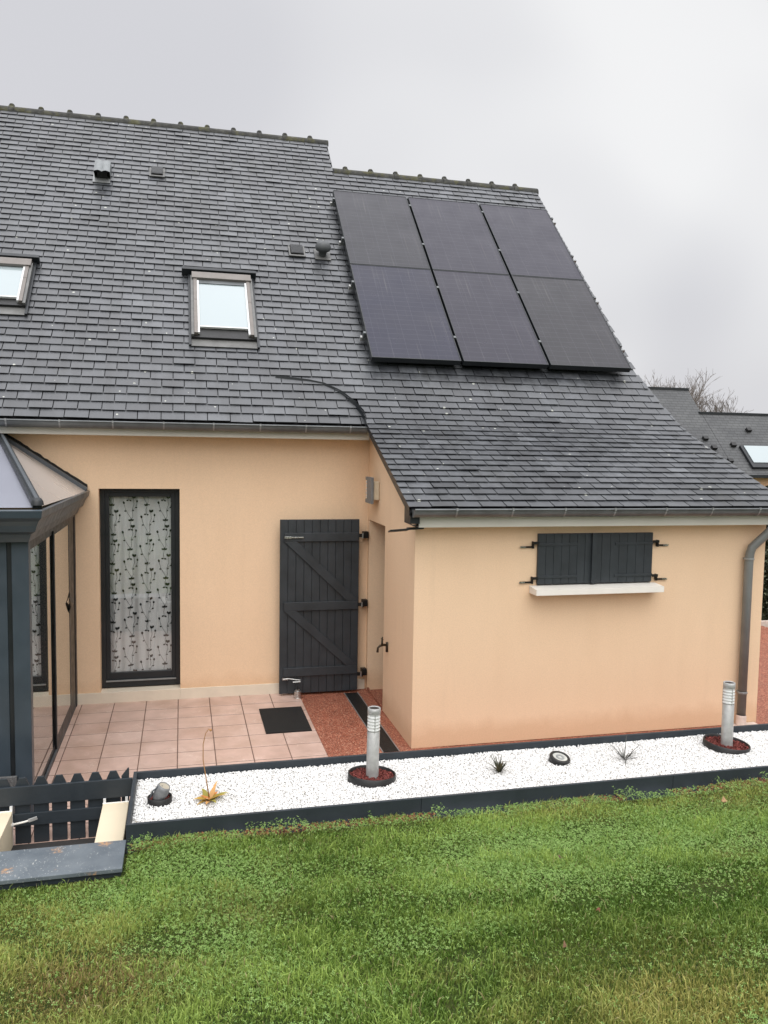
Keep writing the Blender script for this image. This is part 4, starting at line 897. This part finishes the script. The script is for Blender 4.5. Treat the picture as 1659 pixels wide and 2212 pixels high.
# ---------------------------------------------------------------- neighbour's house, trees, hedge
def nslate():
    m, N, L, b = new_mat('neighbour_slate'); t = N.new('ShaderNodeTexCoord'); mp_ = N.new('ShaderNodeMapping'); mp_.inputs['Rotation'].default_value = (math.radians(90), 0, 0)
    L.new(t.outputs['Object'], mp_.inputs[0]); br = N.new('ShaderNodeTexBrick'); L.new(mp_.outputs[0], br.inputs['Vector']); br.inputs['Scale'].default_value = 1
    br.inputs['Brick Width'].default_value = .30; br.inputs['Row Height'].default_value = .115; br.inputs['Mortar Size'].default_value = .012; br.inputs['Bias'].default_value = 0
    br.inputs['Color1'].default_value = (.060, .063, .067, 1); br.inputs['Color2'].default_value = (.08, .083, .087, 1); br.inputs['Mortar'].default_value = (.03, .03, .032, 1)
    v = coords(N, L); c = mixc(N, L, 1.0, br.outputs['Color'], ramp(N, L, noise(N, L, v, 1.2, 5), [(.3, (.8, .8, .8)), (.7, (1.25, 1.25, 1.2))]), 'MULTIPLY')
    c = mixc(N, L, ramp(N, L, noise(N, L, v, 6, 3, .6), [(.68, 0), (.72, .8)]), c, (.02, .02, .02))
    L.new(c, b.inputs['Base Color']); b.inputs['Roughness'].default_value = .55; return m
M_ns = nslate()
e = empty('neighbour_house', (20, 32, 0), 'neighbouring slate roofed house beyond the right end of the roof', 'house')
def nroof(x0, x1, yr, zr, ye, ze, name='roof'):
    m = MB(); m.prism([(x0, ye, ze), (x1, ye, ze), (x1, yr, zr), (x0, yr, zr)], (0, 0, -.1)); m.prism([(x0, yr, zr), (x1, yr, zr), (x1, yr+(yr-ye), ze), (x0, yr+(yr-ye), ze)], (0, 0, -.1)); return m.build(name, M_ns, e)
r1 = nroof(10, 21.62, 32, 5.84, 28.4, 2.24); r2 = nroof(21.63, 34, 30.93, 4.775, 28.395, 2.24)
MB().box(10, 31.95, 5.8, 21.65, 32.1, 5.92).build('ridge', M_aluD, r1); MB().box(21.5, 30.88, 4.75, 34, 31.0, 4.85).build('ridge', M_aluD, r2)
MB().box(10, 28.7, 0, 33.8, 35, 2.3).prism([(21.3, 28.9, 2.3), (21.3, 35.1, 2.3), (21.3, 32, 5.55)], (.25, 0, 0)).build('wall', wall_mat('neighbour_peach_render', (.80, .50, .32)), e)
MB().box(10, 28.28, 2.12, 34, 28.42, 2.24).build('gutter', M_aluD, e)
def nsl(x0, x1, y0, y1, h0, h1, mat, name, par): 
    return MB().prism([(x0, y0, y0-26.16+h0), (x1, y0, y0-26.16+h0), (x1, y1, y1-26.16+h0), (x0, y1, y1-26.16+h0)], (0, -(h1-h0)*.7, (h1-h0)*.7)).build(name, mat, par)
s_ = nsl(22.45, 24.3, 28.62, 29.5, .02, .12, M_aluD, 'skylight', e); nsl(22.6, 24.15, 28.72, 29.40, .17, .185, M_sky, 'pane', s_)
for x, y in ((21.04, 29.8), (21.2, 29.42), (23.4, 30.2), (22.2, 29.55), (21.6, 28.9)): nsl(x-.11, x+.11, y-.06, y+.06, .02, .14, M_black, 'roof_vent', e)
M_bk = plain('bare_twig_bark', (.19, .165, .15), .9, var=.3)
def bare_tree(name, base, h, spread, label, seed, tr):
    r = random.Random(seed); e = empty(name, base, label, 'tree', 'bare trees behind the neighbouring roof'); tk = MB(); cr_ = MB(); b0 = Vector(base)
    tk.tube([b0, b0+Vector((.05, 0, h*.25)), b0+Vector((0, .1, h*.5))], [tr, tr*.8, tr*.6], 8)
    def grow(p, d, l, rad, lv):
        q = p+d*l; mid = (p+q)/2+Vector((r.uniform(-.1, .1), r.uniform(-.1, .1), .05))*l*.4; cr_.tube([p, mid, q], [rad, rad*.8, rad*.6], 4 if lv > 1 else 6, False)
        if lv == 5: return
        for _ in range(3 if lv < 3 else 2):
            nd = (d+Vector((r.gauss(0, .42), r.gauss(0, .42), r.uniform(-.1, .45)))).normalized(); grow(p+d*l*r.uniform(.45, 1), nd, l*r.uniform(.58, .85), max(.008, rad*.55), lv+1)
    for i in range(7):
        a = i*.9; d = Vector((math.cos(a)*spread, math.sin(a)*spread, 1)).normalized(); grow(b0+Vector((0, 0, h*r.uniform(.35, .5))), d, h*.19, tr*.42, 0)
    tk.build('trunk', M_bk, e, smooth=True); cr_.build('crown', M_bk, e)
bare_tree('bare_tree', (28.9, 45, -.06), 9.3, .75, 'bare winter tree behind the higher neighbouring ridge', 4, .2)
bare_tree('bare_tree', (32.9, 46, -.06), 7.4, .6, 'smaller bare tree peeping over the lower neighbouring ridge', 9, .12)
bare_tree('bare_tree', (24.6, 45, -.06), 8.0, .5, 'bare tree mostly hidden at the gable edge of the big roof', 14, .14)
# hedge right of the lean-to
n = 20000; x = rng.uniform(10.05, 13.6, n); y = rng.uniform(12.55, 13.7, n); z = rng.uniform(0, 2.45, n); A = rng.normal(size=(n, 3, 3)); Q, _ = np.linalg.qr(A)
q4 = np.array([(-1, 0, 0), (0, -.5, .1), (1, 0, 0), (0, .5, .1)])*.045; V = q4[None]@Q+np.stack([x, y, z], 1)[:, None, :]
e = empty('hedge', (11.8, 13.1, 0), 'dark evergreen hedge glimpsed right of the downpipe', 'hedge')
o = np_mesh('foliage', V.reshape(-1, 3), (np.arange(4)[None]+4*np.arange(n)[:, None]), M_leafa, col=np.repeat(np.clip(rng.normal(1, .4, n), .2, 2)[:, None]*np.array([.018, .026, .010]), 4, 0), parent=e)
m = MB()
for i in range(9): m.tube([(10.2+i*.4, 13.1, 0), (10.25+i*.4, 13.15, 2.1)], [.03, .012], 6)
m.build('stems', M_bk, e); MB().box(10.05, 12.4, -.06, 13.6, 12.48, .07).build('kerb', M_conc, None); tag(bpy.data.objects['kerb'], 'grey kerb at the foot of the hedge', kind='structure')

# ---------------------------------------------------------------- grass
BED = True
def grass(n):
    # sample more densely where the camera looks (nearer ground gets finer cover)
    x = rng.uniform(-2.6, 7.6, n*3); y = 2.3+(6.385-2.3)*rng.uniform(0, 1, n*3)**1.2
    ok = (x > -1.5-.28*(6.4-y)*0) & (x < 2.3+.98*(y-1.0)) & (x > -2.2) & ~((x < -.41) & (y > 5.86))
    fd = fnoise(x, y, 1.6, 21); bare = (fnoise(x, y, 3.2, 8) > .9); edge = (y > 6.27) & (fnoise(x, y, 2.5, 31) > .0)
    ok &= ~(bare & (rng.random(len(x)) < .6)); ok &= ~edge
    x, y = x[ok][:n], y[ok][:n]; n = len(x); z = lawn_z(x, y)
    clump = fnoise(x, y, 5, 2); h = .026*np.exp(rng.normal(0, .45, n))*(1+.6*np.clip(clump, -1, 1.5)); h = np.clip(h, .010, .10)
    h[(y > 6.15)] *= .8
    w_ = rng.uniform(.0013, .0040, n); az = rng.normal(0, 1.9, n)+3*fnoise(x, y, 2.4, 61); lean = rng.uniform(.1, .95, n); cvx, cvy = np.cos(az), np.sin(az)
    face = rng.uniform(0, 6.28, n); sx, sy = np.cos(face)*w_, np.sin(face)*w_
    p0 = np.stack([x, y, z-.004], 1); p1 = p0+np.stack([cvx*lean*h*.35, cvy*lean*h*.35, h*.62], 1); p2 = p0+np.stack([cvx*lean*h*.95, cvy*lean*h*.95, h*(1-.25*lean)], 1)
    sd_ = np.stack([sx, sy, np.zeros(n)], 1); V = np.stack([p0-sd_, p0+sd_, p1+sd_*.8, p1-sd_*.8, p2], 1)
    big = fnoise(x, y, .9, 5); c1 = np.array([.075, .150, .018]); c2 = np.array([.34, .47, .105]); cy_ = np.array([.44, .40, .12]); cb = np.array([.27, .17, .08])
    t = np.clip(.40+.28*clump+.42*big+.26*fnoise(x, y, 11, 71)+rng.normal(0, .30, n), 0, 1)[:, None]; col = c1*(1-t)+c2*t
    yel = np.clip((fnoise(x, y, 1.1, 13)-.1)*1.5, 0, .85)*rng.random(n)+.55*np.exp(-((x-2.35)**2+(y-3.1)**2)/.40)*1.6*rng.random(n); yel = np.clip(yel, 0, .9)[:, None]; col = col*(1-yel)+cy_*yel
    br = np.clip(.95*np.exp(-((x+.45)**2+(y-4.15)**2)/.22)+.7*np.clip(fnoise(x, y, 2.9, 19)-.75, 0, 1)*1.5+.5*np.exp(-((x-.35)**2+(y-4.9)**2)/.1)+.4*(y > 6.2), 0, .8)*(rng.random(n) < .55); col = col*(1-br[:, None])+cb*br[:, None]
    dry = rng.random(n) < .025; col[dry] = [.38, .33, .16]
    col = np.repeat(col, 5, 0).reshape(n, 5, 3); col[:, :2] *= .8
    F4 = np.array([(0, 1, 2, 3)]); i = 5*np.arange(n)[:, None]
    tri = np.concatenate([np.array([[0, 1, 2]])+i, np.array([[0, 2, 3]])+i, np.array([[3, 2, 4]])+i])
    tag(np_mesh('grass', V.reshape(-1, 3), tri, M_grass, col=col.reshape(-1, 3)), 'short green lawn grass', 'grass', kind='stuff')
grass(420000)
def clover(n):
    x = rng.uniform(-2.2, 7, n*5); y = rng.uniform(2.4, 6.37, n*5); f = fnoise(x, y, 2.2, 41)
    g = np.exp(-((x-2.6)**2/1.1+(y-5.2)**2/.35))*1.2+np.exp(-((x+.1)**2/.5+(y-5.6)**2/.3))*.9+np.exp(-((x-4.2)**2/.8+(y-5.5)**2/.3))*.8
    ok = (rng.random(len(x)) < np.clip(.045+.55*np.clip(f-.15, 0, 1)+g*.9+.5*(y > 6.2), 0, 1)) & (x < 2.3+.98*(y-1.0)) & ~((x < -.41) & (y > 5.86))
    x, y = x[ok][:n], y[ok][:n]; n = len(x); z = lawn_z(x, y)+rng.uniform(.010, .032, n)+(y > 6.2)*rng.uniform(0, .07, n)*(fnoise(x, x*0, 4, 55) > .1)
    r = rng.uniform(.0045, .0085, n); a = rng.uniform(0, 6.28, n); tilt = rng.normal(0, .35, (n, 2)); out_ = []
    P = [(0, 0), (.75, .42), (1.15, .25), (1.15, -.25), (.75, -.42)]
    for k in range(3):
        aa = a+k*2.094
        for px, py in P:
            X = r*(px*np.cos(aa)-py*np.sin(aa)); Y = r*(px*np.sin(aa)+py*np.cos(aa)); Z = X*tilt[:, 0]+Y*tilt[:, 1]+r*.25*px; out_.append(np.stack([x+X, y+Y, z+Z], 1))
    V = np.stack(out_, 1); i = 15*np.arange(n)[:, None]; tri = np.concatenate([np.array([[b, b+1, b+2]])+i for b in (0, 5, 10)]+[np.array([[b, b+2, b+3]])+i for b in (0, 5, 10)]+[np.array([[b, b+3, b+4]])+i for b in (0, 5, 10)])
    t = np.clip(rng.normal(.5, .3, n), 0, 1)[:, None]; col = np.array([.15, .28, .05])*(1-t)+np.array([.33, .48, .15])*t
    tag(np_mesh('clover', V.reshape(-1, 3), tri, M_grass, col=np.repeat(col, 15, 0)), 'clover leaves spread through the lawn', 'clover', kind='stuff')
clover(66000)
# fallen brown leaves and soil crumbs along the bed
def fallen(x, y, s, rot, col, label):
    z = float(lawn_z(np.array([x]), np.array([y]))[0])+.03; n = 8; V = [(0, 0, .004)]
    for i in range(n): a = 2*math.pi*i/n; rr = s*(1 if i % 2 == 0 else .72); V.append((rr*math.cos(a)*1.3, rr*math.sin(a)*.8, .012*math.sin(a*2+rot)))
    m = MB().add([(x+v[0]*math.cos(rot)-v[1]*math.sin(rot), y+v[0]*math.sin(rot)+v[1]*math.cos(rot), z+v[2]+.4*s*math.sin(rot)*v[0]/s*.5) for v in V], [(0, i+1, (i+1) % n+1) for i in range(n)])
    tag(m.build('fallen_leaf', plain('dead_leaf', col, .8, var=.3, scale=60)), label, 'leaf', 'dead leaves on the lawn')
fallen(2.36, 4.15, .016, .4, (.25, .08, .06), 'small reddish dead leaf near the right edge of the lawn')
fallen(1.95, 3.75, .017, 1.4, (.20, .11, .06), 'brown dead leaf low on the right of the lawn')
fallen(2.62, 5.15, .02, 2.2, (.12, .05, .05), 'dark dead leaf in the clover patch')
fallen(4.6, 6.0, .035, 1.2, (.36, .22, .11), 'folded tan dead leaf standing in the grass near the bed')
n = 2600; x = rng.uniform(-.4, 6.8, n); x = x[fnoise(x, x*0, 2.3, 77) > -.15]; n = len(x); y = rng.uniform(6.27, 6.395, n); r = rng.uniform(.003, .012, n)
V = (ico[None]*(1+rng.uniform(-.3, .3, (n, 12, 1))))*r[:, None, None]+np.stack([x, y, lawn_z(x, y)+rng.uniform(-.002, .016, n)], 1)[:, None, :]
tag(np_mesh('soil_crumbs', V.reshape(-1, 3), (icf[None]+12*np.arange(n)[:, None, None]).reshape(-1, 3), M_peb, col=np.repeat(np.clip(rng.normal(1, .3, n), .3, 2)[:, None]*np.array([.21, .095, .045]), 12, 0)), 'reddish soil crumbs along the foot of the bed', 'soil', kind='stuff')
